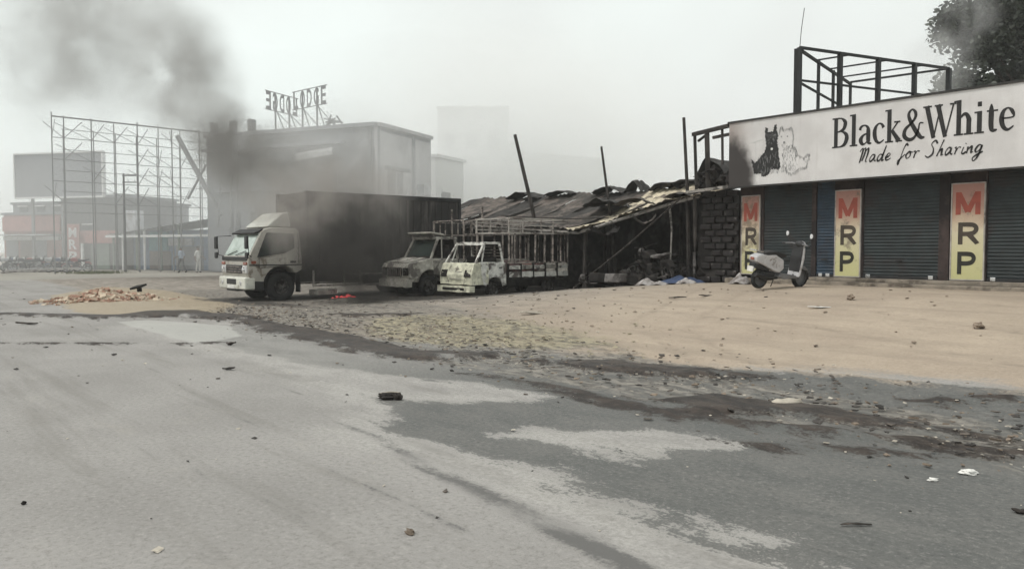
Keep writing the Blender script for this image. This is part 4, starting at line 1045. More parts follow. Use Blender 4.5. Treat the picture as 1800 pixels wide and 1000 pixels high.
# bed and rack
MB().b2((-.80, 1.84, .58), (.80, 4.4, .66)).build('bed_floor', M['char'], pk)
for sx in (-1, 1): MB().b2((sx * .78, 1.84, .66), (sx * .82, 4.4, 1.02)).build('bed_side', M['burnt_grey'], pk)
MB().b2((-.78, 4.36, .661), (.78, 4.40, 1.02)).build('tailgate', M['burnt_grey'], pk)
for sx in (-1, 1):
    for y in (1.9, 2.6, 3.4, 4.35): MB().bar((sx * .80, y, 1.02), (sx * .80, y, 2.15 if y != 2.6 else 2.55), .045).build('rack_post', M['burnt_bar'], pk)
    for z in (1.75, 2.13): MB().bar((sx * .83, 1.88, z), (sx * .83, 4.37, z), .04).build('rack_rail', M['burnt_bar'], pk)
    for y in (2.15, 2.35, 2.85, 3.1): MB().bar((sx * .815, y, 1.76), (sx * .815, y, 2.12), .03).build('rack_bar', M['burnt_bar'], pk)
for y in (1.9, 4.35): MB().bar((-.8, y, 2.16), (.8, y, 2.16), .03).build('rack_rail', M['burnt_bar'], pk)
MB().b2((-.3, .3, .28), (.3, 4.3, .57)).build('chassis', M['char'], pk)
for sx in (1, -1):
    wheel(pk, (sx * .66, .68, .29), .30, .19, .2, 'rubber', 'burnt_rim', 5, False); wheel(pk, (sx * .66, 3.5, .29), .30, .19, .2, 'rubber', 'burnt_rim', 5, True)

# ---------------------------------------------------------------- small forward-control pickup, burnt out
ac = empty('burnt_mini_truck', (-18.65, 13.34, 0.15), R(2.0), 'burnt-out white mini truck with slatted cargo cage, doors and glass gone', 'pickup')
H3 = .74
prof = [(0.02, .34), (0.0, .62), (.10, .93), (.16, .95), (.62, .95), (.62, .34)]
MB().prism(prof, -H3, H3, lambda y, z: 1.0).build('front_panel', M['burnt_yellowish'], ac, bevel=.035, seg=3)
cr_ = MB()
for z in (.50, .70): cr_.box((0, .0 + (.03 if z > .6 else -.012), z), (.55, .012, .02))
cr_.build('panel_crease', M['burnt_grey'], ac)
for sx in (-1, 1):
    MB().prism([(-.02, .56), (.035, .76), (.12, .76), (.06, .56)], sx * .40, sx * .70).build('headlight_socket', M['char'], ac, bevel=.01)
bmp = MB().b2((-H3 - .01, -.08, .13), (H3 + .01, .10, .30)).build('bumper', M['burnt_yellowish'], ac, bevel=.04, seg=3)
MB().b2((-.5, -.09, .18), (.5, -.06, .25)).build('intake', M['char'], bmp)
dprof = [(.34, .95), (1.18, .95), (1.22, .38), (1.19, .30)] + arch(.86, .22, .33, 10, 140, 7) + [(.55, .30), (.44, .34), (.37, .6)]
for sx in (1, -1):
    d3 = MB().prism(dprof, sx * (H3 + .005), sx * (H3 - .05)).build('door', M['burnt_white'], ac, bevel=.012)
    MB().b2((sx * (H3 + .006), 1.02, .80), (sx * (H3 + .025), 1.12, .83)).build('handle', M['char'], d3)
    pil(ac, (sx * .70, .17, .94), (sx * .62, .54, 1.50), .06, 'burnt_white'); pil(ac, (sx * .70, .40, .94), (sx * .62, .58, 1.5), .045, 'burnt_white')
    pil(ac, (sx * .70, 1.22, .90), (sx * .63, 1.12, 1.50), .08, 'burnt_white'); pil(ac, (sx * (H3 - .03), 1.26, .30), (sx * .72, 1.24, .95), .09, 'burnt_white')
    MB().bar((sx * .70, .36, .955), (sx * .70, 1.2, .955), .05).build('window_sill', M['burnt_white'], ac)
MB().b2((-.65, .54, 1.49), (.65, 1.16, 1.55)).build('roof', M['burnt_white'], ac, bevel=.025, seg=3)
MB().bar((-.62, .52, 1.485), (.62, .52, 1.485), .05).build('roof_edge', M['burnt_white'], ac)
MB().b2((-.66, 1.18, .40), (.66, 1.22, 1.05)).build('back_panel', M['burnt_grey'], ac)
for z in (1.15, 1.24, 1.33, 1.42): MB().bar((-.62, 1.18, z), (.62, 1.18, z), .025).build('rear_window_bar', M['burnt_bar'], ac)
MB().b2((-.62, .24, .80), (.62, .45, .96)).build('dashboard', M['char'], ac, bevel=.03)
for sx in (-1, 1): MB().b2((sx * .12, .85, .55), (sx * .56, 1.1, 1.12)).build('seat_frame', M['char'], ac, bevel=.03)
sw_ = MB(); sw_.tube([(.17 * math.cos(a_ / 12 * 2 * math.pi), .17 * math.sin(a_ / 12 * 2 * math.pi) * .5, .17 * math.sin(a_ / 12 * 2 * math.pi) * .85) for a_ in range(13)], .013, 6)
sw_.build('steering_wheel', M['char'], ac, (-.32, .52, 1.06))
MB().b2((-.35, .5, .22), (.35, 3.8, .44)).build('chassis', M['char'], ac)
MB().b2((-.72, 1.36, .46), (.72, 3.85, .52)).build('bed_floor', M['char'], ac)
for sx in (1, -1):
    for i in range(5):
        y0 = 1.38 + i * .50
        MB().b2((sx * .73, y0 + .02, .53), (sx * .76, y0 + .46, .69 + rnd.uniform(-.02, .03))).build('bed_panel', M['burnt_white'], ac, bevel=.01)
        MB().b2((sx * .725, y0 + .03, .76), (sx * .755, y0 + .45, .86 + rnd.uniform(-.03, .02))).build('bed_panel', M['burnt_grey' if i % 2 else 'burnt_white'], ac, bevel=.01)
        MB().b2((sx * .70, y0 - .03, .45), (sx * .765, y0 + .015, .93)).build('stake', M['char'], ac)
    MB().bar((sx * .74, 1.36, .95), (sx * .74, 3.87, .95), .045).build('bed_rail', M['burnt_bar'], ac)
    for i, y in enumerate((1.40, 1.62, 2.45, 2.85, 3.2, 3.55, 3.84)):
        MB().bar((sx * .74, y, .95), (sx * (.74 + rnd.uniform(-.02, .02)), y + rnd.uniform(-.02, .02), 1.82), .045 if i else .055).build('cage_bar', M['burnt_bar'], ac)
    for z in (1.83, 1.94, 2.05, 2.16, 2.25): MB().bar((sx * .765, 1.38, z), (sx * .765, 3.86, z + rnd.uniform(-.015, .015)), .036 if 1.9 < z < 2.2 else .05).build('cage_rail', M['white_rail'], ac)
    for y in (1.40, 1.95, 2.7, 3.2, 3.84): MB().bar((sx * .745, y, 1.82), (sx * .745, y, 2.26), .038).build('cage_upright', M['white_rail'], ac)
for z in (1.83, 2.25):
    for y in (1.38, 3.86): MB().bar((-.75, y, z), (.75, y, z), .035).build('cage_rail', M['white_rail'], ac)
for i in range(5): MB().bar((-.6 + i * .3, 3.86, .95), (-.6 + i * .3, 3.86, 1.82), .025).build('cage_bar', M['burnt_bar'], ac)
MB().b2((-.73, 3.84, .53), (.73, 3.88, .93)).build('tailgate', M['burnt_grey'], ac)
ld = MB()
for i in range(16): ld.blob((rnd.uniform(-.55, .55), rnd.uniform(1.6, 3.5), rnd.uniform(.55, .85)), (rnd.uniform(.1, .25), rnd.uniform(.1, .3), rnd.uniform(.06, .2)), 8, 5, .7, i)
ld.build('burnt_load', M['burnt_rust'], ac)
for sx in (1, -1):
    wheel(ac, (sx * .60, .86, .19), .24, .15, .18, 'rubber', 'burnt_rim', 4, True); wheel(ac, (sx * .60, 3.1, .19), .24, .15, .18, 'rubber', 'burnt_rim', 4, True)

dent = bpy.data.textures.new('dent', 'CLOUDS'); dent.noise_scale = 0.28
for root_, k_ in ((pk, .05), (ac, .055)):
    for ch in root_.children:
        if ch.name.split('.')[0] in ('bonnet', 'bed_panel', 'roof', 'bumper', 'front_panel', 'bed_side', 'tailgate', 'back_panel'):
            for m_ in list(ch.modifiers): ch.modifiers.remove(m_)
            sb_ = ch.modifiers.new('fine', 'SUBSURF'); sb_.subdivision_type = 'SIMPLE'; sb_.levels = sb_.render_levels = 4
            ds_ = ch.modifiers.new('dents', 'DISPLACE'); ds_.texture = dent; ds_.strength = k_; ds_.mid_level = .5; ds_.texture_coords = 'GLOBAL'

# ---------------------------------------------------------------- scooter
so = ground_at(1368, 506)
sct = empty('scooter', (so.x, so.y, terrain(so.x, so.y)), R(172), 'white motor scooter parked facing the shutters', 'scooter')
sct.rotation_euler = (0, R(-7), R(166)); sct.scale = (.9, .9, .9)
def sw(c, r):
    w_ = empty('wheel', c); w_.parent = sct
    t_ = MB(); t_.lathe([(-.045, r * .72), (-.05, r * .9), (-.02, r), (.02, r), (.05, r * .9), (.045, r * .72)], 22); t_.build('tyre', M['rubber'], w_, smooth=True)
    MB().lathe([(-.03, r * .74), (.03, r * .74), (.02, r * .4), (.05, r * .15), (.05, 0)], 18).build('rim', M['scooter_grey'], w_)
sw((0, -.62, .23), .23); sw((0, .60, .23), .23)
# local -y = front
MB().prism([(.86, .74), (.70, .80), (.30, .78), (.05, .66), (.02, .46), (.16, .36), (.40, .44), (.66, .56), (.84, .62)], -.17, .17, lambda y, z: 1 - .45 * abs(y - .35) - .5 * max(0, z - .66)).build('rear_body', M['scooter_white'], sct, bevel=.035, seg=3)
MB().prism([(.66, .79), (.60, .85), (.30, .86), (-.02, .80), (-.06, .72), (.1, .70), (.5, .74)], -.14, .14, lambda y, z: 1 - .35 * max(0, -y + .2)).build('seat', M['black_plastic'], sct, bevel=.03, seg=3)
MB().tube([(-.10, .60, .84), (-.10, .86, .88), (.10, .86, .88), (.10, .60, .84)], .014, 7).build('grab_rail', M['chrome'], sct)
MB().b2((-.055, .84, .66), (.055, .87, .72)).build('tail_lamp', M['lamp_amber'], sct, bevel=.01)
MB().prism([(.80, .60), (.90, .42), (.86, .40), (.72, .58)], -.07, .07).build('mudguard', M['scooter_white'], sct, bevel=.01)
MB().b2((-.09, .885, .40), (.09, .90, .52)).build('number_plate', M['litter_white'], sct)
MB().prism([(.08, .36), (-.36, .30), (-.40, .24), (.0, .22), (.2, .28)], -.16, .16).build('footboard', M['scooter_grey'], sct, bevel=.02)
MB().prism([(-.40, .26), (-.46, .30), (-.54, .70), (-.545, .94), (-.50, .96), (-.47, .70)], -.19, .19, lambda y, z: 1 - .35 * max(0, z - .6)).build('leg_shield', M['scooter_white'], sct, bevel=.03, seg=3)
MB().prism([(-.425, .30), (-.455, .50), (-.452, .72), (-.485, .96), (-.475, .97), (-.435, .72), (-.415, .30)], -.165, .165, lambda y, z: 1 - .35 * max(0, z - .6)).build('inner_shield', M['black_plastic'], sct)
MB().prism([(-.82, .40), (-.70, .50), (-.52, .48), (-.46, .36), (-.60, .44), (-.74, .40)], -.06, .06).build('front_mudguard', M['scooter_grey'], sct, bevel=.015)
MB().tube([(0, -.62, .23), (0, -.55, .55), (0, -.50, .98)], .03, 8).build('fork', M['scooter_grey'], sct)
hb_ = MB(); hb_.tube([(-.34, -.42, 1.00), (-.2, -.48, 1.02), (0, -.50, 1.0), (.2, -.48, 1.02), (.34, -.42, 1.00)], .016, 7)
hb = hb_.build('handlebar', M['scooter_grey'], sct)
MB().blob((0, -.56, 1.0), (.12, .08, .085), 12, 8, 0).build('headlamp_cowl', M['scooter_white'], sct, smooth=True)
MB().blob((0, -.52, 1.01), (.125, .08, .08), 12, 8, 0).build('instrument_panel', M['black_plastic'], sct, smooth=True)
for sx in (-1, 1):
    MB().tube([(sx * .34, -.42, 1.0), (sx * .42, -.39, .99)], .02, 7).build('grip', M['black_plastic'], hb)
    MB().tube([(sx * .26, -.46, 1.02), (sx * .33, -.48, 1.12), (sx * .36, -.48, 1.20)], .010, 5).build('mirror_stem', M['dark_metal'], hb)
    MB().lathe([(-.02, 0), (-.015, .045), (.01, .056), (.012, 0)], 14).build('mirror', M['mirror_glass'], hb, (sx * .365, -.475, 1.225), R(70))
MB().b2((.10, .30, .18), (.17, .66, .36)).build('engine_cover', M['scooter_grey'], sct, bevel=.03)
MB().tube([(-.12, .2, .25), (-.14, .5, .28), (-.14, .86, .34)], [.03, .05, .05], 10).build('exhaust', M['dark_metal'], sct)
for k_ in range(2): MB().tube([(.06 * k_, -.48, 1.02), (.1 * k_ + .03, -.50, .9), (.04, -.46, .74)], .006, 5).build('cable', M['black_plastic'], sct)
MB().b2((-.15, .28, .20), (.02, .62, .40)).build('engine', M['dark_metal'], sct, bevel=.04)
MB().prism([(.40, .44), (.66, .54), (.84, .60), (.86, .50), (.66, .44), (.44, .36)], -.10, .10).build('under_tail', M['black_plastic'], sct, bevel=.02)
MB().tube([(.06, .1, .24), (.22, .02, .0)], .012, 6).build('side_stand', M['dark_metal'], sct)

# ---------------------------------------------------------------- motorcycles
def motorcycle(name, body, tyre='rubber', frame='dark_metal', seat='black_plastic', lamp='lamp_glass', rimm='bike_silver'):
    m = empty(name)
    for y in (-.64, .62):
        w_ = empty('wheel', (0, y, .30)); w_.parent = m
        MB().lathe([(-.035, .235), (-.045, .27), (-.015, .30), (.015, .30), (.045, .27), (.035, .235)], 20).build('tyre', M[tyre], w_, smooth=True)
        rr_ = MB().lathe([(-.03, .24), (.03, .24), (.03, .21), (-.03, .21), (-.03, .24)], 20); rr_.lathe([(-.05, 0), (-.05, .05), (.05, .05), (.05, 0)], 10)
        for k in range(5): a_ = 2 * math.pi * k / 5; rr_.bar((0, 0, 0), (0, .22 * math.cos(a_), .22 * math.sin(a_)), .022)
        rr_.build('rim', M[rimm], w_)
    f = MB(); f.tube([(0, -.38, .92), (0, -.30, .80), (0, -.22, .40), (0, .18, .34), (0, .62, .30)], .025, 6); f.tube([(0, -.34, .86), (0, .1, .74), (0, .62, .70)], .022, 6)
    f.tube([(.08, .60, .30), (.08, .5, .68)], .022, 6); f.tube([(-.08, .60, .30), (-.08, .5, .68)], .022, 6); f.build('frame', M[frame], m)
    f = MB()
    for sx in (-1, 1): f.tube([(sx * .07, -.64, .30), (sx * .07, -.46, .74), (sx * .07, -.36, 1.0)], .02, 6)
    f.build('fork', M[frame], m)
    MB().prism([(-.36, .80), (-.30, .95), (-.02, .95), (.10, .80), (.06, .74), (-.28, .74)], -.12, .12).build('fuel_tank', M[body], m, bevel=.05, seg=3)
    MB().prism([(.06, .76), (.10, .84), (.45, .84), (.72, .90), (.76, .84), (.5, .74)], -.12, .12).build('seat', M[seat], m, bevel=.03)
    MB().b2((-.12, -.22, .30), (.12, .12, .62)).build('engine', M[frame], m, bevel=.04)
    MB().tube([(-.36, -.24, 1.08), (-.2, -.34, 1.06), (0, -.38, 1.02), (.2, -.34, 1.06), (.36, -.24, 1.08)], .014, 6).build('handlebar', M[frame], m)
    MB().blob((0, -.50, .92), (.09, .08, .1), 10, 7, 0).build('headlight', M[lamp], m, smooth=True)
    MB().prism([(.50, .72), (.80, .70), (.92, .54), (.88, .53), (.76, .64), (.5, .62)], -.08, .08).build('rear_mudguard', M[body], m, bevel=.01)
    MB().prism([(-.92, .40), (-.78, .58), (-.58, .62), (-.50, .5), (-.6, .56), (-.76, .53), (-.89, .38)], -.06, .06).build('front_mudguard', M[body], m, bevel=.01)
    MB().tube([(.12, -.15, .28), (.13, .2, .22), (.14, .75, .30)], [.02, .035, .04], 8).build('exhaust', M[rimm], m)
    return m
mc = motorcycle('burnt_motorcycle', 'char', 'char', 'char', 'ash', 'ash', 'ash')
mc.location = (-13.75, 16.35, terrain(-13.75, 16.35) - .02); mc.rotation_euler = (R(0), R(10), R(-108)); tag(mc, 'burnt motorcycle leaning upright in front of the shed', 'motorcycle', 'burnt motorcycles')
m2 = copy_tree(mc); m2.location = (-14.75, 15.85, terrain(-14.75, 15.85) + .10); m2.rotation_euler = (R(4), R(78), R(-70)); tag(m2, 'burnt motorcycle fallen flat, its wheel hub showing', 'motorcycle', 'burnt motorcycles')
m3 = copy_tree(mc); m3.location = (-15.0, 17.6, .5); m3.rotation_euler = (0, R(-14), R(-80)); tag(m3, 'burnt motorcycle standing deeper under the shed eave', 'motorcycle', 'burnt motorcycles')
# heap of wreckage and sacks at the shed mouth
p = Vector((-13.9, 15.95, terrain(-13.9, 15.95)))
wk = MB()
for i in range(90):
    q = Vector((rnd.gauss(0, .65), rnd.gauss(.25, .35), 0)); h = max(0.05, .85 - .5 * q.length) * rnd.random()
    wk.blob((q.x, q.y, h), (rnd.uniform(.05, .2), rnd.uniform(.05, .2), rnd.uniform(.04, .16)), 7, 5, .9, i)
for i in range(44):
    a_ = Vector((rnd.gauss(0, .75), rnd.gauss(.3, .3), rnd.uniform(0.05, .4))); wk.bar(a_, a_ + Vector((rnd.uniform(-.5, .5), rnd.uniform(-.3, .3), rnd.uniform(-.1, .5))), rnd.uniform(.012, .03))
for k_ in range(26):   # charred stumps and bars deeper inside
    x_ = rnd.uniform(-17, -13); y_ = rnd.uniform(17, 20); z_ = terrain(x_, y_)
    if k_ % 3: wk.bar(Vector((x_, y_, z_)) - p - Vector((0, .5, 0)), Vector((x_ + rnd.uniform(-.6, .6), y_ + rnd.uniform(-.4, .4), z_ + rnd.uniform(.3, 1.3))) - p - Vector((0, .5, 0)), rnd.uniform(.03, .07))
    else: wk.blob(Vector((x_, y_, z_ + .1)) - p - Vector((0, .5, 0)), (rnd.uniform(.2, .45), rnd.uniform(.2, .4), rnd.uniform(.15, .4)), 8, 6, .9, k_)
tag(wk.build('wreckage_heap', M['char'], None, (p.x, p.y + .5, p.z)), 'heap of black burnt wreckage in front of the shed', 'wreckage', kind='stuff')
def cloth_heap(name, wx, wy, sx, sy, sz, mat, label, cat, seed):
    p = Vector((wx, wy, terrain(wx, wy)))
    def fn(u, v):
        x = (u - .5) * 2; y = (v - .5) * 2
        k = max(0, 1 - (x * x + y * y) ** .5 * .95)
        n_ = noise.noise(Vector((x * 2.2, y * 2.2, seed))) * .5 + noise.noise(Vector((x * 6, y * 5, seed))) * .25
        return Vector((x * sx, y * sy, sz * (k ** .7) * (1 + n_) + (0.015 if k > 0 else 0)))
    o = MB().grid(22, 16, fn).build(name, M[mat], None, (p.x, p.y + sy, p.z), R(10), smooth=True)
    so_ = o.modifiers.new('thick', 'SOLIDIFY'); so_.thickness = .012
    return tag(o, label, cat)
cloth_heap('tarpaulin', -12.75, 15.75, .62, .4, .17, 'tarp_blue', 'crumpled blue tarpaulin heap beside the charred block wall', 'tarpaulin', 2)
cloth_heap('sack', -13.4, 15.35, .26, .2, .16, 'bag_white', 'pale sack lying before the heap of burnt wreckage', 'sack', 5)
cloth_heap('sack', -12.3, 15.6, .24, .16, .12, 'bag_white', 'pale crumpled bag against the blue tarpaulin', 'bag', 7)
cloth_heap('sack', -10.75, 15.55, .22, .18, .2, 'bag_white', 'white bag on the ground behind the scooter', 'bag', 9)
cloth_heap('sack', -12.95, 15.4, .22, .12, .07, 'bag_white', 'small flat pale rag between sack and blue tarpaulin', 'rag', 11)

# ---------------------------------------------------------------- lodge building behind the truck
def cam_pt(px, d, z=0.0):
    p = at(px, 438, d); return Vector((p.x, p.y, z))
c0 = cam_pt(665, 48); cl = cam_pt(366, 53.5); cr_ = cam_pt(758, 54)
cb_ = cl + (cr_ - c0)
HT = 8.95
lb = empty('lodge_building', c0, 0, 'hazy grey flat-roofed lodge building behind the burning truck', 'building')
L = lambda p: Vector(p) - c0
def wallface(parent, name, a, b, z0, z1, mat, t=.25):
    d = (b - a); d.z = 0; n_ = Vector((d.y, -d.x, 0)).normalized()
    P8 = [a, b, b - n_ * t, a - n_ * t]
    V = [L((p.x, p.y, z)) for z in (z0, z1) for p in P8]
    return MB().add(V, [(0, 1, 2, 3), (4, 5, 6, 7), (0, 1, 5, 4), (1, 2, 6, 5), (2, 3, 7, 6), (3, 0, 4, 7)]).build(name, M[mat], parent)
wallface(lb, 'wall', cl, c0, 0, HT, 'far_wall'); wallface(lb, 'wall', c0, cr_, 0, HT, 'far_wall_lit')
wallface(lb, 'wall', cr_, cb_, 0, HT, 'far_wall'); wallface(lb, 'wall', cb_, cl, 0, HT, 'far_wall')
V = [L((p.x, p.y, z)) for z in (HT - .35, HT - .15) for p in (c0, cr_, cb_, cl)]
MB().add(V, [(0, 1, 2, 3), (4, 5, 6, 7), (0, 1, 5, 4), (1, 2, 6, 5), (2, 3, 7, 6), (3, 0, 4, 7)]).build('roof', M['far_grey'], lb)
def on_face(a, b, k, z, out=.0):
    d = b - a; n_ = Vector((d.y, -d.x, 0)).normalized(); p = a.lerp(b, k) + n_ * out; return L((p.x, p.y, z))
def face_box(parent, name, a, b, k0, k1, z0, z1, mat, out=.06, back=-.02):
    P_ = [on_face(a, b, k, z, o) for o in (back, out) for z in (z0, z1) for k in (k0, k1)]
    return MB().add(P_, [(0, 1, 3, 2), (4, 5, 7, 6), (0, 1, 5, 4), (2, 3, 7, 6), (0, 2, 6, 4), (1, 3, 7, 5)]).build(name, M[mat], parent)
w_ = face_box(lb, 'window', c0, cr_, .17, .44, 4.9, 6.35, 'far_window', .03)
face_box(w_, 'lintel', c0, cr_, .12, .5, 6.36, 6.55, 'far_dark', .3); face_box(w_, 'frame', c0, cr_, .295, .315, 4.9, 6.35, 'far_wall_lit', .06); face_box(w_, 'sill', c0, cr_, .14, .47, 4.72, 4.88, 'far_wall_lit', .15)
face_box(lb, 'drainpipe', c0, cr_, .62, .645, .5, HT - .2, 'far_grey', .16)
face_box(lb, 'ledge', c0, cr_, .0, 1.0, 4.2, 4.4, 'far_wall_lit', .18); face_box(lb, 'air_conditioner', c0, cr_, .72, .86, 5.0, 5.7, 'far_tin', .5)
face_box(lb, 'ledge', cl, c0, .0, .83, 7.9, 8.1, 'far_grey', .45)
face_box(lb, 'drainpipe', cl, c0, .955, .972, .5, HT - .2, 'far_dark', .14)
face_box(lb, 'cornice', cl, c0, .0, 1.0, HT - .1, HT + .12, 'far_grey', .3); face_box(lb, 'cornice', c0, cr_, .0, 1.0, HT - .1, HT + .12, 'far_wall_lit', .2)
face_box(lb, 'recess_shade', cl, c0, .84, .985, 3.4, 7.6, 'far_dark', .02)  # flat dark panel painted in for the shade of a narrow recess
face_box(lb, 'balcony_slab', cl, c0, .10, .82, 5.2, 5.42, 'far_grey', .7)
face_box(lb, 'balcony_parapet', cl, c0, .10, .82, 5.42, 6.2, 'far_wall', .72, .62)
for i in range(5):
    k = .14 + i * .135; w2 = face_box(lb, 'window', cl, c0, k, k + .07, 6.3, 7.7, 'far_window', .03); face_box(w2, 'frame', cl, c0, k + .033, k + .038, 6.3, 7.7, 'far_grey', .05)
    w2 = face_box(lb, 'window', cl, c0, k, k + .07, 2.4, 3.9, 'far_window', .03); face_box(w2, 'frame', cl, c0, k + .033, k + .038, 2.4, 3.9, 'far_grey', .05)
for k in (.03, .15, .265):
    face_box(lb, 'column_stub', cl, c0, k, k + .022, HT + .12, HT + .95, 'far_dark', .05, -.4)
sgn = empty('hanging_sign', on_face(cl, c0, .72, 7.0, .5) + c0, 0, 'small pale signboard on the hazy lodge wall', 'sign')
P_ = [on_face(cl, c0, k, z, o) - on_face(cl, c0, .72, 7.0, .5) for o in (.75, .85) for z in (6.95, 7.4) for k in (.60, .80)]
for q in (1, 3, 5, 7): P_[q] = P_[q] + Vector((0, 0, .25))
MB().add(P_, [(0, 1, 3, 2), (4, 5, 7, 6), (0, 1, 5, 4), (2, 3, 7, 6), (0, 2, 6, 4), (1, 3, 7, 5)]).build('panel', M['far_white'], sgn)
P_ = [on_face(cl, c0, k, z, o) - on_face(cl, c0, .72, 7.0, .5) for o in (.7, .82) for z in (7.45, 7.52) for k in (.58, .79)]
for q in (1, 3, 5, 7): P_[q] = P_[q] + Vector((0, 0, .25))
MB().add(P_, [(0, 1, 3, 2), (4, 5, 7, 6), (0, 1, 5, 4), (2, 3, 7, 6), (0, 2, 6, 4), (1, 3, 7, 5)]).build('bracket', M['far_dark'], sgn)
# LODGE roof letters: two rows in a V, the left one seen from behind
def roof_sign(px0, px1, d0, d1, py0, py1, word, mirrored, label):
    a, b = at(px0, py0, d0), at(px1, py1, d1); zb = (a.z + b.z) / 2
    o = empty('roof_letter_sign', Vector(((a.x + b.x) / 2, (a.y + b.y) / 2, HT - .15)), 0, label, 'sign', 'roof signs on the lodge')
    ang = math.atan2(b.y - a.y, b.x - a.x); n_ = len(word); Ld = math.hypot(b.x - a.x, b.y - a.y)
    for i, ch in enumerate(word):
        k = (i + .5) / n_; q = a.lerp(b, k)
        letter(ch, M['far_steel'], o, (q.x - o.location.x, q.y - o.location.y, zb - o.location.z), Ld / n_ * .70, 1.12, .02, (R(90), 0, ang), mirrored)
    for z in (zb - .03, zb + 1.15):
        MB().bar(Vector((a.x, a.y, z)) - o.location, Vector((b.x, b.y, z)) - o.location, .05).build('rail', M['far_steel'], o)
    for k in (.3, .72):
        q = a.lerp(b, k); MB().bar(Vector((q.x, q.y, HT - .15)) - o.location, Vector((q.x, q.y, zb + 1.1)) - o.location, .09).build('post', M['far_steel'], o)
        back = Vector((-n0.y, n0.x, 0))
        MB().bar(Vector((q.x, q.y, zb)) - o.location, Vector((q.x + 1.0, q.y + 1.4, HT - .15)) - o.location, .05).build('brace', M['far_steel'], o)
        MB().bar(Vector((q.x, q.y, zb + .2)) - o.location, Vector((q.x - .8, q.y + 1.2, HT - .15)) - o.location, .05).build('brace', M['far_steel'], o)
n0 = Vector((1, 0, 0))
roof_sign(466, 524, 51.0, 54.0, 194, 201, 'EGDOL', True, 'roof letters spelling LODGE seen from behind, left row')
roof_sign(514, 575, 53.5, 51.0, 186, 189, 'LODGE', False, 'roof letters spelling LODGE facing the viewer, right row')
rs = MB()
for i in range(14): rs.bar((rnd.uniform(-1.4, 1.4), rnd.uniform(-.3, .3), 0), (rnd.uniform(-1.6, 1.6), rnd.uniform(-.3, .3), rnd.uniform(.2, .6)), .07)
p = at(585, 219, 50.5); tag(rs.build('roof_scrap', M['far_steel'], None, (p.x, p.y, p.z)), 'tangle of scrap on the lodge roof edge right of the letters', 'scrap')

# far buildings, walls paled in colour to look hazy
def block(name, pts, h, mat, label, wins=()):
    o = empty(name, pts[0], 0, label, 'building'); n_ = len(pts)
    V = [Vector((p.x, p.y, z)) - o.location for z in (-.3, h) for p in pts]
    MB().add(V, [tuple(range(n_)), tuple(range(n_, 2 * n_))] + [(i, (i + 1) % n_, (i + 1) % n_ + n_, i + n_) for i in range(n_)]).build('wall', M[mat], o)
    a, b = pts[0], pts[1]; d = b - a; nn = Vector((d.y, -d.x, 0)).normalized()
    for k0, k1, z0, z1 in wins:
        P_ = [a.lerp(b, k) + nn * q + Vector((0, 0, z)) - o.location for q in (-.02, .05) for z in (z0, z1) for k in (k0, k1)]
        MB().add(P_, [(0, 1, 3, 2), (4, 5, 7, 6), (0, 1, 5, 4), (2, 3, 7, 6), (0, 2, 6, 4), (1, 3, 7, 5)]).build('window', M['far_window'], o)
    V = [Vector((p.x, p.y, z)) - o.location for z in (h + .001, h + .25) for p in [q + (q - (pts[0] + pts[2]) / 2).normalized() * .25 for q in pts]]
    MB().add(V, [tuple(range(n_)), tuple(range(n_, 2 * n_))] + [(i, (i + 1) % n_, (i + 1) % n_ + n_, i + n_) for i in range(n_)]).build('parapet', M[mat], o)
    return o
def cpts(px0, d0, px1, d1, depth):
    a, b = cam_pt(px0, d0), cam_pt(px1, d1); d = b - a; nn = Vector((-d.y, d.x, 0)).normalized() * depth
    return [a, b, b + nn, a + nn]
wg = [(.1 + .3 * i, .25 + .3 * i, z, z + 1.6) for i in range(3) for z in (5, 9, 13)]
block('apartment_block', cpts(770, 92, 893, 92, 12), 17.6, 'far_haze_pale', 'very faint tall pale block fading into the smoke', wg)
block('warehouse', cpts(895, 96, 1060, 104, 14), 13.0, 'far_haze_pale', 'very faint lower block fading right of the tall one', [(.1 + .2 * i, .2 + .2 * i, 7, 8.6) for i in range(4)])
block('annex_house', cpts(766, 62, 815, 66, 8), 8.6, 'far_haze_pale', 'pale annex beside the right end of the lodge', [(.2, .5, 4.5, 6)])

# ---------------------------------------------------------------- hoarding scaffold at the left
s0, s1 = cam_pt(96, 48), cam_pt(402, 56)
sf = empty('billboard_scaffold', s0, 0, 'tall bare lattice hoarding frame, hazy, without its sheets', 'scaffold')
Ls = lambda p: Vector(p) - s0
sd_ = (s1 - s0).normalized(); sn = Vector((-sd_.y, sd_.x, 0)); SL = (s1 - s0).length; ZTOP, ZLOW = 9.45, 3.6
def sbar(a, b, w, name): MB().bar(Ls(a), Ls(b), w).build(name, M['far_steel'], sf)
ks = [0, .06, .2, .32, .45, .57, .65, .70, .82, 1.0]
for k in ks:
    p = s0 + sd_ * SL * k; sbar((p.x, p.y, 0), (p.x, p.y, ZTOP + rnd.uniform(-.1, .25)), rnd.uniform(.05, .075), 'post')
for k in (.1, .26, .38, .5, .62, .76, .9):
    p = s0 + sd_ * SL * k + sn * 1.6; sbar((p.x, p.y, 0), (p.x, p.y, ZTOP - .5), .05, 'rear_post')
for i, z in enumerate((ZTOP, 8.2, 6.9, 5.6, 4.3)):
    sbar((s0.x, s0.y, z), (s1.x, s1.y, z), .08 if i == 0 else .04, 'rail')
    a, b = s0 + sn * 1.6 + sd_ * 1.0, s1 + sn * 1.6; sbar((a.x, a.y, z - .5), (b.x, b.y, z - .5), .035, 'rear_rail')
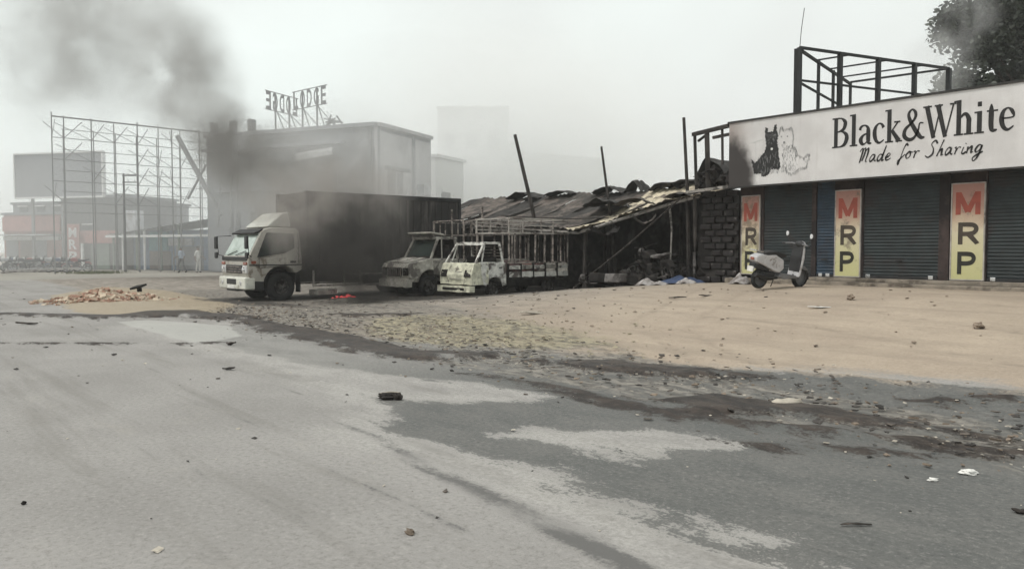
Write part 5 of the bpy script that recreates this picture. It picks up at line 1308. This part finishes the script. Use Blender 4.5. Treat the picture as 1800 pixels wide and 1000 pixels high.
for i in range(len(ks) - 1):
    a, b = s0 + sd_ * SL * ks[i], s0 + sd_ * SL * ks[i + 1]
    for j, z in enumerate((4.3, 5.6, 6.9, 8.2)):
        if rnd.random() < .62:
            sbar((a.x, a.y, z), (b.x + sn.x * 1.6, b.y + sn.y * 1.6, z + 1.3), .035, 'brace')
            sbar((b.x, b.y, z), (a.x + sn.x * 1.6, a.y + sn.y * 1.6, z + 1.1), .035, 'brace')
p, q = at(312, 240, 53), at(388, 378, 51); MB().bar(Ls(p), Ls(q), .22).build('leaning_brace', M['far_steel'], sf)
p, q = at(362, 290, 53), at(330, 350, 52); MB().bar(Ls(p), Ls(q), .12).build('leaning_brace', M['far_steel'], sf)
for k in (395, 408, 418):
    p, q = at(k, 250, 50), at(k - 12 + (k % 5) * 3, 400, 50); MB().bar(Ls(p), Ls(q), .1).build('leaning_brace', M['far_steel'], sf)

# ---------------------------------------------------------------- blank billboard and the shops at the left
a, b = cam_pt(32, 62), cam_pt(184, 60); ang = math.atan2(b.y - a.y, b.x - a.x); W_ = (b - a).length
bb = empty('blank_billboard', a, ang, 'large blank grey billboard above the red shops', 'billboard')
MB().b2((0, -.1, 5.5), (W_, .1, 8.75)).build('face', M['board_face'], bb)
fr = MB()
for z in (5.44, 8.81): fr.b2((-.08, -.16, z - .06), (W_ + .08, .16, z + .06))
for x in (-.06, W_ + .06): fr.b2((x - .06, -.16, 5.51), (x + .06, .16, 8.74))
fr.build('frame', M['far_white'], bb)
for k in (.15, .5, .85): MB().bar((W_ * k, .3, 0), (W_ * k, .3, 8.6), .18).build('post', M['far_steel'], bb)
def shopfront(name, px0, d0, px1, d1, h, mat, label, depth=7):
    a, b = cam_pt(px0, d0), cam_pt(px1, d1); ang = math.atan2(b.y - a.y, b.x - a.x); W_ = (b - a).length
    o = empty(name, a, ang, label, 'building'); o['w'] = W_
    MB().b2((0, 0, -.2), (W_, depth, h)).build('wall', M[mat], o)
    MB().b2((-.15, -.15, h + .001), (W_ + .15, depth + .15, h + .2)).build('roof', M['far_grey'], o)
    return o, W_
o, W_ = shopfront('red_shop', 8, 64, 112, 62, 4.2, 'far_red', 'red-fronted low shop at the far left behind motorcycles')
MB().b2((.1, -.22, 2.9), (W_ - .1, -.01, 4.05)).build('signboard', M['far_red_sign'], o)
MB().b2((0, -1.3, 2.55), (W_, -.01, 2.65)).build('awning', M['far_tin'], o)
for i in range(3): MB().b2((.25 + i * 1.5, -.05, .1), (1.5 + i * 1.5, -.012, 2.35)).build('shutter', M['far_brown' if i % 2 else 'far_grey'], o)
MB().b2((.2, -.26, 2.2), (W_ - .2, -.06, 2.5)).build('awning_board', M['far_white'], o)
o, W_ = shopfront('grey_house', 25, 67, 222, 63, 5.2, 'far_grey', 'grey two-storey house behind the red shop, below the billboard')
for i in range(4):
    w_ = MB().b2((.8 + i * 1.9, -.05, 4.0 if i > 2 else 4.4), (1.7 + i * 1.9, .02, 5.0)).build('window', M['far_window'], o)
    MB().b2((.7 + i * 1.9, -.16, 5.02), (1.8 + i * 1.9, -.01, 5.1)).build('lintel', M['far_white'], w_)
o, W_ = shopfront('dim_shop', 112, 61.5, 218, 60, 5.4, 'far_dark', 'dark-walled shop with a red band, right of the red vertical sign', 6)
MB().b2((1.1, -.25, 1.95), (W_ - .5, -.01, 2.9)).build('signboard', M['far_red_sign'], o)
MB().b2((2.0, -.27, 3.35), (3.0, -.05, 3.42)).build('tube_light', M['far_white'], o)
MB().b2((.2, -.06, .0), (1.9, -.01, 1.9)).build('shutter', M['far_red'], o); MB().b2((2.6, -.06, .0), (4.3, -.01, 1.9)).build('shutter', M['far_green'], o)
MB().bar((2.25, -.5, 0), (2.25, -.5, 1.95), .16).build('pillar', M['far_white'], o)
a = cam_pt(129, 60.5)
vs_ = empty('vertical_sign', a, R(50), 'red vertical MRP sign with pale letters on the far dim shop', 'sign')
MB().b2((-.5, -.06, .35), (.5, .06, 3.4)).build('panel', M['far_red_sign'], vs_)
for ch, z in (('M', 2.4), ('R', 1.5), ('P', .6)): letter(ch, M['far_white'], vs_, (0, -.07, z), .6, .72, .03)
# low shed with sloping tin roof
a, b = cam_pt(205, 60), cam_pt(402, 55); ang = math.atan2(b.y - a.y, b.x - a.x); W_ = (b - a).length
ls = empty('low_shed', a, ang, 'low grey shed with pale sloping tin roof and teal panel', 'shed')
MB().b2((.2, 1.2, -.2), (W_, 6, 2.9)).build('wall', M['far_blue'], ls)
def fn(u, v): return Vector((u * W_, -.9 + v * 7.5, 2.55 + u * 1.1 + .5 * v + .03 * math.sin(u * 160)))
MB().grid(80, 4, fn).build('roof', M['far_tin'], ls)
MB().b2((.0, -.95, 2.35), (W_, -.87, 2.52)).build('eave_board', M['far_white'], ls)
MB().b2((2.3, 1.0, 1.4), (4.2, 1.19, 2.8)).build('panel', M['far_teal'], ls); MB().b2((4.4, .95, 1.75), (6.8, 1.18, 2.3)).build('signboard', M['far_tin'], ls)
MB().b2((2.2, 1.1, 0), (4.4, 1.19, 1.35)).build('door', M['far_brown'], ls); MB().b2((5.0, 1.1, 0), (7.6, 1.19, 1.7)).build('shutter', M['far_grey'], ls)
for x in (.6, 1.6, 3.1, 3.9, 5.6, 7.4): MB().bar((x, -.7, -.1), (x, -.7, 2.5 + x / W_ * 1.1), .12).build('post', M['far_white' if x in (1.6, 3.9) else 'far_green'], ls)
MB().b2((0, .4, 2.4), (1.6, 1.15, 4.4)).build('pale_partition', M['far_tin'], ls)
# utility pole
p = cam_pt(220, 54)
up = empty('utility_pole', p, R(50), 'hazy utility pole with two short crossarms before the low shed', 'pole')
MB().tube([(0, 0, -.1), (0, 0, 6.6)], [.10, .065], 8).build('shaft', M['far_dark'], up)
for z in (6.0, 6.45):
    MB().bar((-.1, 0, z), (.85, 0, z), .07).build('crossarm', M['far_dark'], up)
    for x in (.3, .75): MB().tube([(x, 0, z), (x, 0, z + .16)], [.045, .03], 7).build('insulator', M['far_tin'], up)

# ---------------------------------------------------------------- parked motorcycles, far left
ords = ['first', 'second', 'third', 'fourth', 'fifth', 'sixth', 'seventh', 'eighth', 'ninth', 'tenth']
proto = {c: None for c in ('bike_black', 'bike_red', 'bike_blue', 'bike_silver')}
for i in range(10):
    c = ('bike_black', 'bike_silver', 'bike_blue', 'bike_black', 'bike_red')[i % 5]
    if proto[c] is None: mcy = proto[c] = motorcycle('parked_motorcycle', c)
    else: mcy = copy_tree(proto[c])
    p = cam_pt(-4 + i * 15.2 + rnd.uniform(-2, 2), 53.5 + rnd.uniform(-.6, .6), -.04)
    mcy.location = p; mcy.rotation_euler = (0, R(8), R(50 + rnd.uniform(-70, -35)))
    tag(mcy, '%s motorcycle from the left in the hazy parked row' % ords[i], 'motorcycle', 'motorcycles parked along the far shops')
a, b = cam_pt(8, 49.5, .03), cam_pt(136, 52, .25)
pl = MB(); pl.bar((0, 0, .1), b - a, .5, .12); pl.bar((.4, -.3, .02), (b - a) * .8, .3, .1)
tag(pl.build('fallen_board', M['bag_white'], None, a), 'long pale boards lying in front of the far motorcycles', 'board')
gr = MB(); p = cam_pt(168, 49.5, 0)
for i in range(900):
    q = Vector((rnd.gauss(0, .75), rnd.gauss(0, .75), 0)); h = rnd.uniform(.06, .22); d_ = rnd.uniform(0, 6.28)
    w_ = Vector((math.cos(d_), math.sin(d_), 0)) * .02
    gr.add([q - w_, q + w_, q + Vector((rnd.uniform(-.06, .06), rnd.uniform(-.06, .06), h))], [(0, 1, 2)])
tag(gr.build('grass', M['grass'], None, p), 'low patch of dull green weeds before the far shops', 'grass', kind='stuff')

# ---------------------------------------------------------------- people
def person(name, loc, rz, label, shirt, trousers, stride=.16, arm=.3):
    o = empty(name, loc, rz, label, 'person')
    J = {'pelvis': (0, 0, .92), 'chest': (0, 0, 1.28), 'neck': (0, 0, 1.46), 'head': (0, -.02, 1.60), 'top': (0, 0, 1.68),
         'hl': (.09, 0, .88), 'kl': (.10, -stride * .6, .48), 'al': (.10, -stride * .2, .08), 'tl': (.10, -stride * .2 - .14, .03),
         'hr': (-.09, 0, .88), 'kr': (-.10, stride * .4, .49), 'ar': (-.10, stride * 1.4, .10), 'tr': (-.10, stride * 1.4 - .13, .03),
         'sl': (.17, 0, 1.40), 'el': (.23, .05, 1.13), 'wl': (.22, -arm, .98), 'fl': (.2, -arm - .08, .93),
         'sr': (-.17, 0, 1.40), 'er': (-.23, .06, 1.12), 'wr': (-.23, .02, .87), 'fr': (-.22, -.01, .79)}
    Rd = {'pelvis': (.15, .11), 'chest': (.165, .11), 'neck': (.06, .06), 'head': (.085, .10), 'top': (.06, .07), 'hl': (.09, .09), 'kl': (.062, .062), 'al': (.045, .045), 'tl': (.04, .03), 'hr': (.09, .09), 'kr': (.062, .062), 'ar': (.045, .045), 'tr': (.04, .03),
          'sl': (.065, .065), 'el': (.048, .048), 'wl': (.034, .034), 'fl': (.03, .02), 'sr': (.065, .065), 'er': (.048, .048), 'wr': (.034, .034), 'fr': (.03, .02)}
    E = [('pelvis', 'chest'), ('chest', 'neck'), ('neck', 'head'), ('head', 'top'), ('pelvis', 'hl'), ('hl', 'kl'), ('kl', 'al'), ('al', 'tl'), ('pelvis', 'hr'), ('hr', 'kr'), ('kr', 'ar'), ('ar', 'tr'), ('chest', 'sl'), ('sl', 'el'), ('el', 'wl'), ('wl', 'fl'), ('chest', 'sr'), ('sr', 'er'), ('er', 'wr'), ('wr', 'fr')]
    ks_ = list(J); me = bpy.data.meshes.new('body'); me.from_pydata([J[k] for k in ks_], [(ks_.index(a), ks_.index(b)) for a, b in E], [])
    b_ = bpy.data.objects.new('body', me); col.objects.link(b_)
    sk = b_.modifiers.new('skin', 'SKIN'); ly = me.skin_vertices[0].data
    for i, k in enumerate(ks_): ly[i].radius = Rd[k]; ly[i].use_root = (k == 'pelvis')
    ss = b_.modifiers.new('sub', 'SUBSURF'); ss.levels = ss.render_levels = 2
    dg = bpy.context.evaluated_depsgraph_get(); dg.update()
    m2 = bpy.data.meshes.new_from_object(b_.evaluated_get(dg)); bpy.data.objects.remove(b_)
    m2.materials.clear()
    for k in ('skin', shirt, trousers, 'black_plastic'): m2.materials.append(M[k])
    for f in m2.polygons:
        c = f.center; f.use_smooth = True
        f.material_index = 2 if .1 < c.z < .95 and abs(c.x) < .19 else (3 if c.z <= .1 else (1 if c.z < 1.45 and not (c.z < 1.10 and abs(c.x) > .18) else 0))
    body = link('body', m2, o)
    MB().blob((0, .015, 1.655), (.092, .11, .09), 12, 8, .05).build('hair', M['hair'], o, smooth=True)
    MB().prism([(-.115, 1.60), (-.14, 1.57), (-.11, 1.565)], -.012, .012).build('nose', M['skin'], o)
    for sx in (-1, 1):
        MB().blob((sx * .033, -.105, 1.612), .012, 8, 5, 0).build('eye', M['hair'], o)
        for k in range(5):
            hx, hy, hz = (J['fl'] if sx > 0 else J['fr'])
            MB().tube([(hx + (k - 2) * .014, hy, hz), (hx + (k - 2) * .016, hy - .02, hz - (.05 if k else .03)), (hx + (k - 2) * .015, hy - .035, hz - (.085 if k else .05))], [.009, .008, .006], 6).build('finger', M['skin'], o)
    return o
person('person', cam_pt(318, 52, -.05), R(-60), 'person in light blue shirt and dark trousers walking before the far shed', 'shirt_blue', 'trousers', .25)
person('person', cam_pt(348, 52, -.05), R(120), 'person in white shirt and pale trousers near the truck mirrors', 'shirt_white', 'trousers_pale', .06)

# ---------------------------------------------------------------- tree behind the shop
def tree(loc, label, seed, trunk_h=5.5, crown=((0, 0, 9.0), (4.6, 4.6, 4.2)), leaves=26000):
    r_ = random.Random(seed); o = empty('tree', loc, 0, label, 'tree')
    tb = MB(); tb.tube([(0, 0, -.3), (.15, .1, 2.5), (-.1, .2, trunk_h)], [.42, .32, .22], 10)
    cc, cr3 = Vector(crown[0]), Vector(crown[1]); clumps = []
    for i in range(46):
        while True:
            d = Vector((r_.uniform(-1, 1), r_.uniform(-1, 1), r_.uniform(-1, 1)))
            if .15 < d.length < 1: break
        d = d.normalized() * (d.length ** .5)
        q = cc + Vector((d.x * cr3.x, d.y * cr3.y, d.z * cr3.z)); clumps.append((q, r_.uniform(.6, 1.35)))
        if i % 2 == 0:
            s_ = Vector((-.1, .2, trunk_h - r_.uniform(0, 1.8))); mid = s_.lerp(q, .5) + Vector((0, 0, .4)); tb.tube([s_, mid, q], [.11, .06, .02], 6)
    tb.build('trunk', M['bark'], o)
    V = []; F = []; tot = sum(c[1] ** 2 for c in clumps)
    for q, rad in clumps:
        for _ in range(int(leaves * rad ** 2 / tot)):
            d = Vector((r_.gauss(0, 1), r_.gauss(0, 1), r_.gauss(0, .8))).normalized() * rad * r_.uniform(.3, 1.02)
            p = q + d; a_ = Vector((r_.gauss(0, 1), r_.gauss(0, 1), r_.gauss(0, 1))).normalized() * r_.uniform(.09, .17)
            b_ = a_.cross(Vector((r_.gauss(0, 1), r_.gauss(0, 1), r_.gauss(0, 1)))).normalized() * r_.uniform(.05, .10)
            k = len(V); V += [p - a_, p + b_, p + a_, p - b_]; F.append((k, k + 1, k + 2, k + 3))
    me = bpy.data.meshes.new('crown'); me.from_pydata([tuple(v) for v in V], [], F); me.materials.append(M['leaf']); me.update()
    link('crown', me, o)
    return o
p = cam_pt(1842, 33); tree(p, 'large dark tree behind the shop roof at the right edge', 3, 6.0, ((0, 0, 8.7), (4.2, 4.2, 3.9)), 46000)
p = cam_pt(1930, 38); tree(p, 'taller dark tree behind, cut by the right edge', 8, 7.0, ((0, 0, 10.5), (4.6, 4.6, 4.4)), 30000)

# ---------------------------------------------------------------- rubble heap
p0 = ground_at(190, 530)
rb = MB(); rp = MB(); ux = Vector((.638, .77, 0)); uy = Vector((-.77, .638, 0))
def rbox(mb, c, d):
    rot = Matrix.Rotation(rnd.uniform(0, 6.28), 3, 'Z') @ Matrix.Rotation(rnd.uniform(-.7, .7), 3, 'X') @ Matrix.Rotation(rnd.uniform(-.7, .7), 3, 'Y')
    mb.box(c, d, rot)
for i in range(950):
    a_, b_ = rnd.gauss(0, .72), rnd.gauss(0, .55)
    k = max(0, 1 - math.hypot(a_ / 1.7, b_ / 1.3)); h = .34 * k * (1 + .4 * noise.noise(Vector((a_ * 3, b_ * 3, 1))))
    c = ux * a_ + uy * b_ + Vector((0, 0, h * rnd.uniform(.55, 1.0)))
    s_ = rnd.choice((.05, .07, .1, .13))
    rbox(rb if rnd.random() < .62 else rp, c, (s_ * rnd.uniform(.8, 1.9), s_, s_ * rnd.uniform(.4, .9)))
rh = empty('rubble_heap', (p0.x, p0.y, 0), 0, 'low heap of broken brick and plaster rubble left of the truck', 'rubble')
o = rb.build('broken_bricks', M['brick'], rh); o['kind'] = 'stuff'
o = rp.build('plaster_lumps', M['brick_pale'], rh); o['kind'] = 'stuff'
core = MB()
core.grid(24, 18, lambda u, v: ux * ((u - .5) * 3.4) + uy * ((v - .5) * 2.6) + Vector((0, 0, -.02 + .30 * max(0, 1 - math.hypot((u - .5) * 2, (v - .5) * 2)) + .03 * noise.noise(Vector((u * 9, v * 9, 0))))))
core.build('earth', M['debris_brown'], rh, smooth=True)
p = at(243, 504, 24.6); o = MB(); o.box((0, 0, 0), (.42, .3, .06), Matrix.Rotation(R(18), 3, 'X') @ Matrix.Rotation(R(30), 3, 'Z')); o.box((.12, 0, -.09), (.14, .12, .12))
tag(o.build('charred_slab', M['char'], None, (p.x, p.y, max(.28, p.z)), bevel=.01), 'dark charred slab on top of the rubble heap', 'slab')

# ---------------------------------------------------------------- litter: what nobody could count
def chips(name, mat, label, spots, n, smin, smax, flat=.5):
    mb = MB(); W3 = [s_[3] for s_ in spots]
    for i in range(n):
        cx, cy_, rr_, _ = rnd.choices(spots, W3)[0]
        x, y = cx + rnd.gauss(0, rr_[0]), cy_ + rnd.gauss(0, rr_[1])
        s_ = smin + (smax - smin) * rnd.random() ** 4
        rot = Matrix.Rotation(rnd.uniform(0, 6.28), 3, 'Z') @ Matrix.Rotation(rnd.uniform(-.4, .4), 3, 'X')
        z = terrain(x, y) + s_ * flat * .3 + (.03 if 6 < y < 9 else 0.004)
        # a tapered, skewed shard
        P_ = [Vector((sx * s_ * rnd.uniform(.5, 1.5), sy * s_ * rnd.uniform(.4, 1.0), sz * s_ * flat * rnd.uniform(.25, .7))) for sz in (-1, 1) for sy in (-1, 1) for sx in (-1, 1)]
        P_ = [rot @ q * .5 + Vector((x, y, z)) for q in P_]
        mb.add(P_, [(0, 2, 3, 1), (4, 5, 7, 6), (0, 1, 5, 4), (2, 6, 7, 3), (0, 4, 6, 2), (1, 3, 7, 5)])
    me = mb.mesh(name, M[mat], fix=False)
    return tag(link(name, me), label, 'debris', kind='stuff')
verge_spots = [(x, 7.2 + .3 * math.sin(x), (1.3, .75), 1.0) for x in range(-20, 1, 2)]
chips('scattered_chips', 'debris_dark', 'black charred bits strewn along the road edge', verge_spots + [(-8, 3.5, (6, 3), .5), (-18, 12, (4, 2), 2), (-20, 4, (6, 2.5), .8)], 3600, .008, .07, .35)
chips('scattered_chips', 'debris_pale', 'pale chips and paper bits strewn along the road edge', verge_spots + [(-8, 3.5, (6, 3), .9), (-14, 12, (4, 2), 1.5), (-6, 12, (4, 2.2), .4)], 1700, .006, .045, .3)
chips('scattered_chips', 'debris_brown', 'brown clods and stones strewn over lot and verge', verge_spots + [(-14, 11.5, (4, 2.4), 3), (-6, 12, (4, 2.2), 1.0), (-22, 8, (4, 2), 2)], 2600, .008, .06, .5)
sp_ = ground_at(850, 580)
chips('straw_litter', 'straw', 'yellowish straw and dry leaves strewn on the lot', [(sp_.x, sp_.y, (1.6, 1.0), 2), (sp_.x + 1.5, sp_.y - .6, (1.4, .6), 1), (sp_.x - 2.2, sp_.y + .4, (1, .6), .7)], 1500, .012, .06, .25)

def plank(px, py, l, w, h, rz, mat, name, label, cat):
    """splintered stick or scrap: bent, tapering, broken ends"""
    p = ground_at(px, py); n_ = 9; V = []; F = []; ph = rnd.uniform(0, 6)
    for i in range(n_ + 1):
        u = i / n_; x = -l / 2 + l * u; k = (.45 + .55 * math.sin(math.pi * min(1, max(0, u * .9 + .05)))) * rnd.uniform(.7, 1.15)
        by = .18 * w * math.sin(ph + u * 5) ; bz = h * .25 * (1 + math.sin(ph * 2 + u * 4))
        for q in range(6):
            a_ = 2 * math.pi * q / 6
            V.append((x + rnd.uniform(-.02, .02) * l, by + math.cos(a_) * w / 2 * k * rnd.uniform(.8, 1.2), max(-.005, bz + h / 2 + math.sin(a_) * h / 2 * k * rnd.uniform(.8, 1.2))))
    for i in range(n_):
        for k in range(6): F.append((i * 6 + k, i * 6 + (k + 1) % 6, (i + 1) * 6 + (k + 1) % 6, (i + 1) * 6 + k))
    F += [tuple(reversed(range(6))), tuple(n_ * 6 + k for k in range(6))]
    mb = MB(); mb.add(V, F)
    return tag(mb.build(name, M[mat], None, (p.x, p.y, p.z + .002), R(rz)), label, cat)
def stone(px, py, s_, label, mat='debris_brown', name='stone', cat='stone', seed=1):
    p = ground_at(px, py); m_ = MB().blob((0, 0, s_ * .25), (s_ * .55, s_ * .42, s_ * .35), 10, 7, .8, seed, 1.8)
    return tag(m_.build(name, M[mat], None, p, R(40 + seed * 30)), label, cat)
# burnt lump on the road
p = ground_at(686, 702)
ob = empty('burnt_lump', p, R(46), 'black burnt lump lying alone in the middle of the road', 'debris')
m_ = MB(); m_.blob((-.02, 0, .035), (.12, .045, .035), 10, 7, .7, 4, 3); m_.build('charred_core', M['char'], ob)
m_ = MB(); m_.blob((.08, -.01, .035), (.05, .045, .04), 9, 6, .7, 9, 3); m_.build('knob', M['wood_char'], ob)
MB().tube([(-.10, .0, .06), (.0, .01, .075), (.09, .0, .07)], .008, 5).build('strap', M['debris_pale'], ob)
plank(47, 571, .42, .08, .05, 52, 'wood_char', 'charred_plank', 'short charred plank on the road at the far left', 'plank')
plank(1191, 525, .34, .06, .035, 40, 'wood_char', 'charred_plank', 'short charred stick on the beige lot before the shed', 'plank')
plank(1240, 521, .3, .05, .03, 70, 'wood_char', 'charred_plank', 'thin charred stick on the lot left of the scooter', 'plank')
plank(1505, 924, .17, .025, .012, 55, 'wood_char', 'charred_plank', 'thin charred strip on the dark asphalt at lower right', 'plank')
plank(1795, 903, .09, .05, .03, 30, 'wood_char', 'charred_plank', 'black scrap cut by the right edge', 'scrap')
plank(405, 607, .2, .09, .05, 20, 'wood_char', 'charred_plank', 'charred chunk on the road beyond the dust streaks', 'plank')
plank(402, 650, .15, .06, .03, 60, 'wood_char', 'charred_plank', 'smaller charred chunk nearer on the road', 'plank')
stone(1720, 577, .13, 'dark stone on the beige lot at the right', seed=2)
stone(1495, 527, .15, 'flat brown stone before the shop step', seed=3)
plank(1440, 541, .36, .12, .02, 40, 'litter_white', 'paper_scrap', 'flat white paper on the lot below the second MRP board', 'paper')
plank(935, 553, .5, .16, .05, 30, 'debris_pale', 'rag', 'pale rag on the lot in front of the mini truck', 'rag')
stone(42, 886, .03, 'single black pebble on the road at lower left', 'char', 'pebble', 'pebble', 4)
stone(720, 939, .05, 'brown pebble on the dusty road near the bottom centre', 'debris_brown', 'pebble', 'pebble', 5)
for px, py, s_, lab in ((1640, 845, .06, 'small white foam piece on the dark asphalt'), (1703, 833, .09, 'larger white foam piece right of the smaller one')):
    p = ground_at(px, py); m_ = MB(); m_.blob((0, 0, s_ * .14), (s_ * .6, s_ * .4, s_ * .2), 10, 7, .6, px, 2.5)
    tag(m_.build('foam_piece', M['litter_white'], None, p, R(50)), lab, 'litter', 'white foam pieces on the road')
p = ground_at(1385, 716); m_ = MB()
m_.blob((0, 0, .03), (.16, .09, .05), 10, 6, .9, 4, 3); tag(m_.build('plastic_bag', M['debris_pale'], None, p, R(50), smooth=True), 'crumpled translucent plastic bag in the mud streak', 'bag')

# ---------------------------------------------------------------- fire under the truck
def fire_mat():
    m, t, b = newmat('flame')
    tcn = N(t, 'ShaderNodeTexCoord')
    n = nnoise(t, tcn.outputs['Object'], 6, 3)
    cr = N(t, 'ShaderNodeValToRGB'); t.links.new(n, cr.inputs[0])
    cr.color_ramp.elements[0].position = .35; cr.color_ramp.elements[0].color = (.75, .03, .05, 1); cr.color_ramp.elements[1].position = .7; cr.color_ramp.elements[1].color = (1, .22, .2, 1)
    e = N(t, 'ShaderNodeEmission'); t.links.new(cr.outputs[0], e.inputs[0]); e.inputs[1].default_value = .6
    t.links.new(e.outputs[0], t.nodes['Material Output'].inputs[0]); M['flame'] = m
fire_mat()
p = Vector((-22.0, 11.55, .02))
fr_ = MB()
for i in range(14):
    x, y = rnd.gauss(0, .10), rnd.gauss(0, .26); h = rnd.uniform(.03, .13) * (1 - min(.7, abs(y)))
    fr_.tube([(x, y, -.02), (x + rnd.uniform(-.03, .03), y + rnd.uniform(-.04, .04), h * .5), (x, y + rnd.uniform(-.06, .06), h)], [.05, .035, .003], 6)
tag(fr_.build('fire', M['flame'], None, p, smooth=True), 'small red flames burning under the box truck', 'fire')

# ---------------------------------------------------------------- smoke and haze
def volume_mat(name, color, density):
    m = bpy.data.materials.new(name); m.use_nodes = True; t = m.node_tree; t.nodes.remove(t.nodes['Principled BSDF'])
    pv = N(t, 'ShaderNodeVolumePrincipled'); pv.inputs['Color'].default_value = color + (1,); pv.inputs['Density'].default_value = density
    t.links.new(pv.outputs[0], t.nodes['Material Output'].inputs['Volume']); return m, t, pv

def smoke(label, puffs, color, gain, nscale, rag=.55, soft=.9):
    """billowing smoke: soft balls of density with ragged, noisy edges, inside one closed domain"""
    lo_ = [min(c[i] - r * 1.05 for c, r, _ in puffs) for i in range(3)]
    hi_ = [max(c[i] + r * 1.05 for c, r, _ in puffs) for i in range(3)]
    lo_[2] = max(lo_[2], -.3)
    m, t, pv = volume_mat('smoke', color, 0.0)
    tcn = N(t, 'ShaderNodeTexCoord'); pos = tcn.outputs['Object']
    n = nmath(t, 'MULTIPLY', nmath(t, 'SUBTRACT', nnoise(t, pos, nscale, 4, .62, .7), .5), 2 * rag)
    tot = None
    for c, r, dn in puffs:
        ds = N(t, 'ShaderNodeVectorMath', operation='DISTANCE'); t.links.new(pos, ds.inputs[0]); ds.inputs[1].default_value = tuple(c)
        q = nmath(t, 'SUBTRACT', 1.0, nmath(t, 'MULTIPLY', ds.outputs['Value'], 1 / r))
        q = nmath(t, 'MULTIPLY', nmath(t, 'MAXIMUM', q, 0.0), dn)
        tot = q if tot is None else nmath(t, 'ADD', tot, q)
    dens = nmath(t, 'MULTIPLY', nmath(t, 'MAXIMUM', nmath(t, 'MULTIPLY', tot, nmath(t, 'ADD', n, soft)), 0.0), gain)
    t.links.new(dens, pv.inputs['Density'])
    return tag(MB().b2(lo_, hi_).build('smoke', m), label, 'smoke', kind='stuff')

def bank(label, c, r, color, density, seed):
    """even bank of drifting smoke, thinning towards its rim"""
    m, t, pv = volume_mat('smoke_bank', color, density)
    mb = MB().blob((0, 0, 0), r, 24, 14, .35, seed, 1.3)
    mb.v = [(v[0], v[1], max(v[2], -c.z + .35)) for v in mb.v]
    o = mb.build('smoke', m, None, c, R(50.35), smooth=True)
    return tag(o, label, 'smoke', kind='stuff')

smoke('black smoke boiling from under the side of the box truck', [(at(640, 474, 21.4), 1.15, 1.8), (at(590, 446, 21.8), 1.3, 1.3), (at(625, 400, 22.0), 1.2, 1.0), (at(685, 420, 21.6), .9, .8)], (.11, .105, .10), 2.6, 1.1, 2.0, .45)
smoke('brown-grey smoke drifting over the front of the cargo box', [(at(520, 400, 21.9), 1.2, 1.0), (at(560, 350, 22.6), 1.5, 1.0), (at(475, 345, 23.6), 1.2, .8), (at(660, 350, 22.8), 1.3, .7)], (.50, .47, .445), 1.6, .9, 2.0, .45)  # paler than the black smoke: light on it put into the colour
smoke('dark smoke curling over the roof of the box truck', [(at(610, 318, 24.5), 1.3, .9), (at(535, 318, 25.5), 1.5, 1.0), (at(468, 300, 27), 1.8, 1.1), (at(420, 280, 28), 1.7, 1.2), (at(395, 250, 28.8), 1.7, 1.5)], (.33, .322, .31), 1.2, .8, 2.2, .45)
G = (.52, .515, .505)
smoke('grey smoke column rising above the lodge roof', [(at(375, 215, 30), 1.8, 1.0), (at(345, 175, 31.5), 2.3, 1.1), (at(312, 128, 33), 3.0, 1.4), (at(322, 80, 33.5), 2.3, .8)], G, .52, .55, 2.2, .45)
smoke('thinning grey smoke at the upper left of the sky', [(at(240, 90, 35), 3.4, .9), (at(165, 50, 37), 4.4, 1.1), (at(95, 10, 40), 5.2, 1.2), (at(105, 140, 39), 4.0, .9), (at(230, 20, 37), 3.6, .6)], G, .30, .36, 2.2, .4)
smoke('pale smoke spreading in front of the lodge wall', [(at(470, 300, 36), 3.4, 1.0), (at(600, 300, 35), 3.6, 1.0), (at(720, 315, 35), 3.0, .8)], (.70, .695, .69), .34, .4, 2.0, .5)
smoke('thin pale wisp of smoke in front of the tree', [(at(1650, 115, 27), 1.4, 1.2), (at(1690, 35, 28), 1.4, .9), (at(1630, 165, 26.5), 1.1, .7)], (.78, .78, .78), .8, .7, 2.0, .4)
PALE = (.93, .94, .945)
bank('pale smoke bank drifting before the hoarding frame', at(170, 395, 43), (15, 4.0, 7.5), PALE, .036, 3)
bank('pale smoke bank hanging before the far left shops', at(180, 400, 57), (16, 2.6, 6.5), PALE, .055, 5)
bank('pale smoke bank drifting before the lodge', at(590, 320, 40), (9.5, 3.6, 7.5), PALE, .05, 6)
bank('faint pale smoke bank low before the far blocks', at(890, 370, 80), (17, 4, 7), (.97, .975, .975), .05, 9)
smoke('soft pale smoke hiding the far blocks', [(at(830, 310, 72), 16, 1.0), (at(990, 330, 72), 16, 1.0)], (.97, .975, .97), .10, .09, 1.0, 1.0)

hm, t, pv = volume_mat('haze', (.985, .99, .99), .001)
pv.inputs['Anisotropy'].default_value = 0.2
hz = MB().b2((-430, -430, -1.6), (430, 430, 19.5)).build('haze', hm)
tag(hz, 'thin pale smoky haze filling the air', 'haze', kind='stuff')
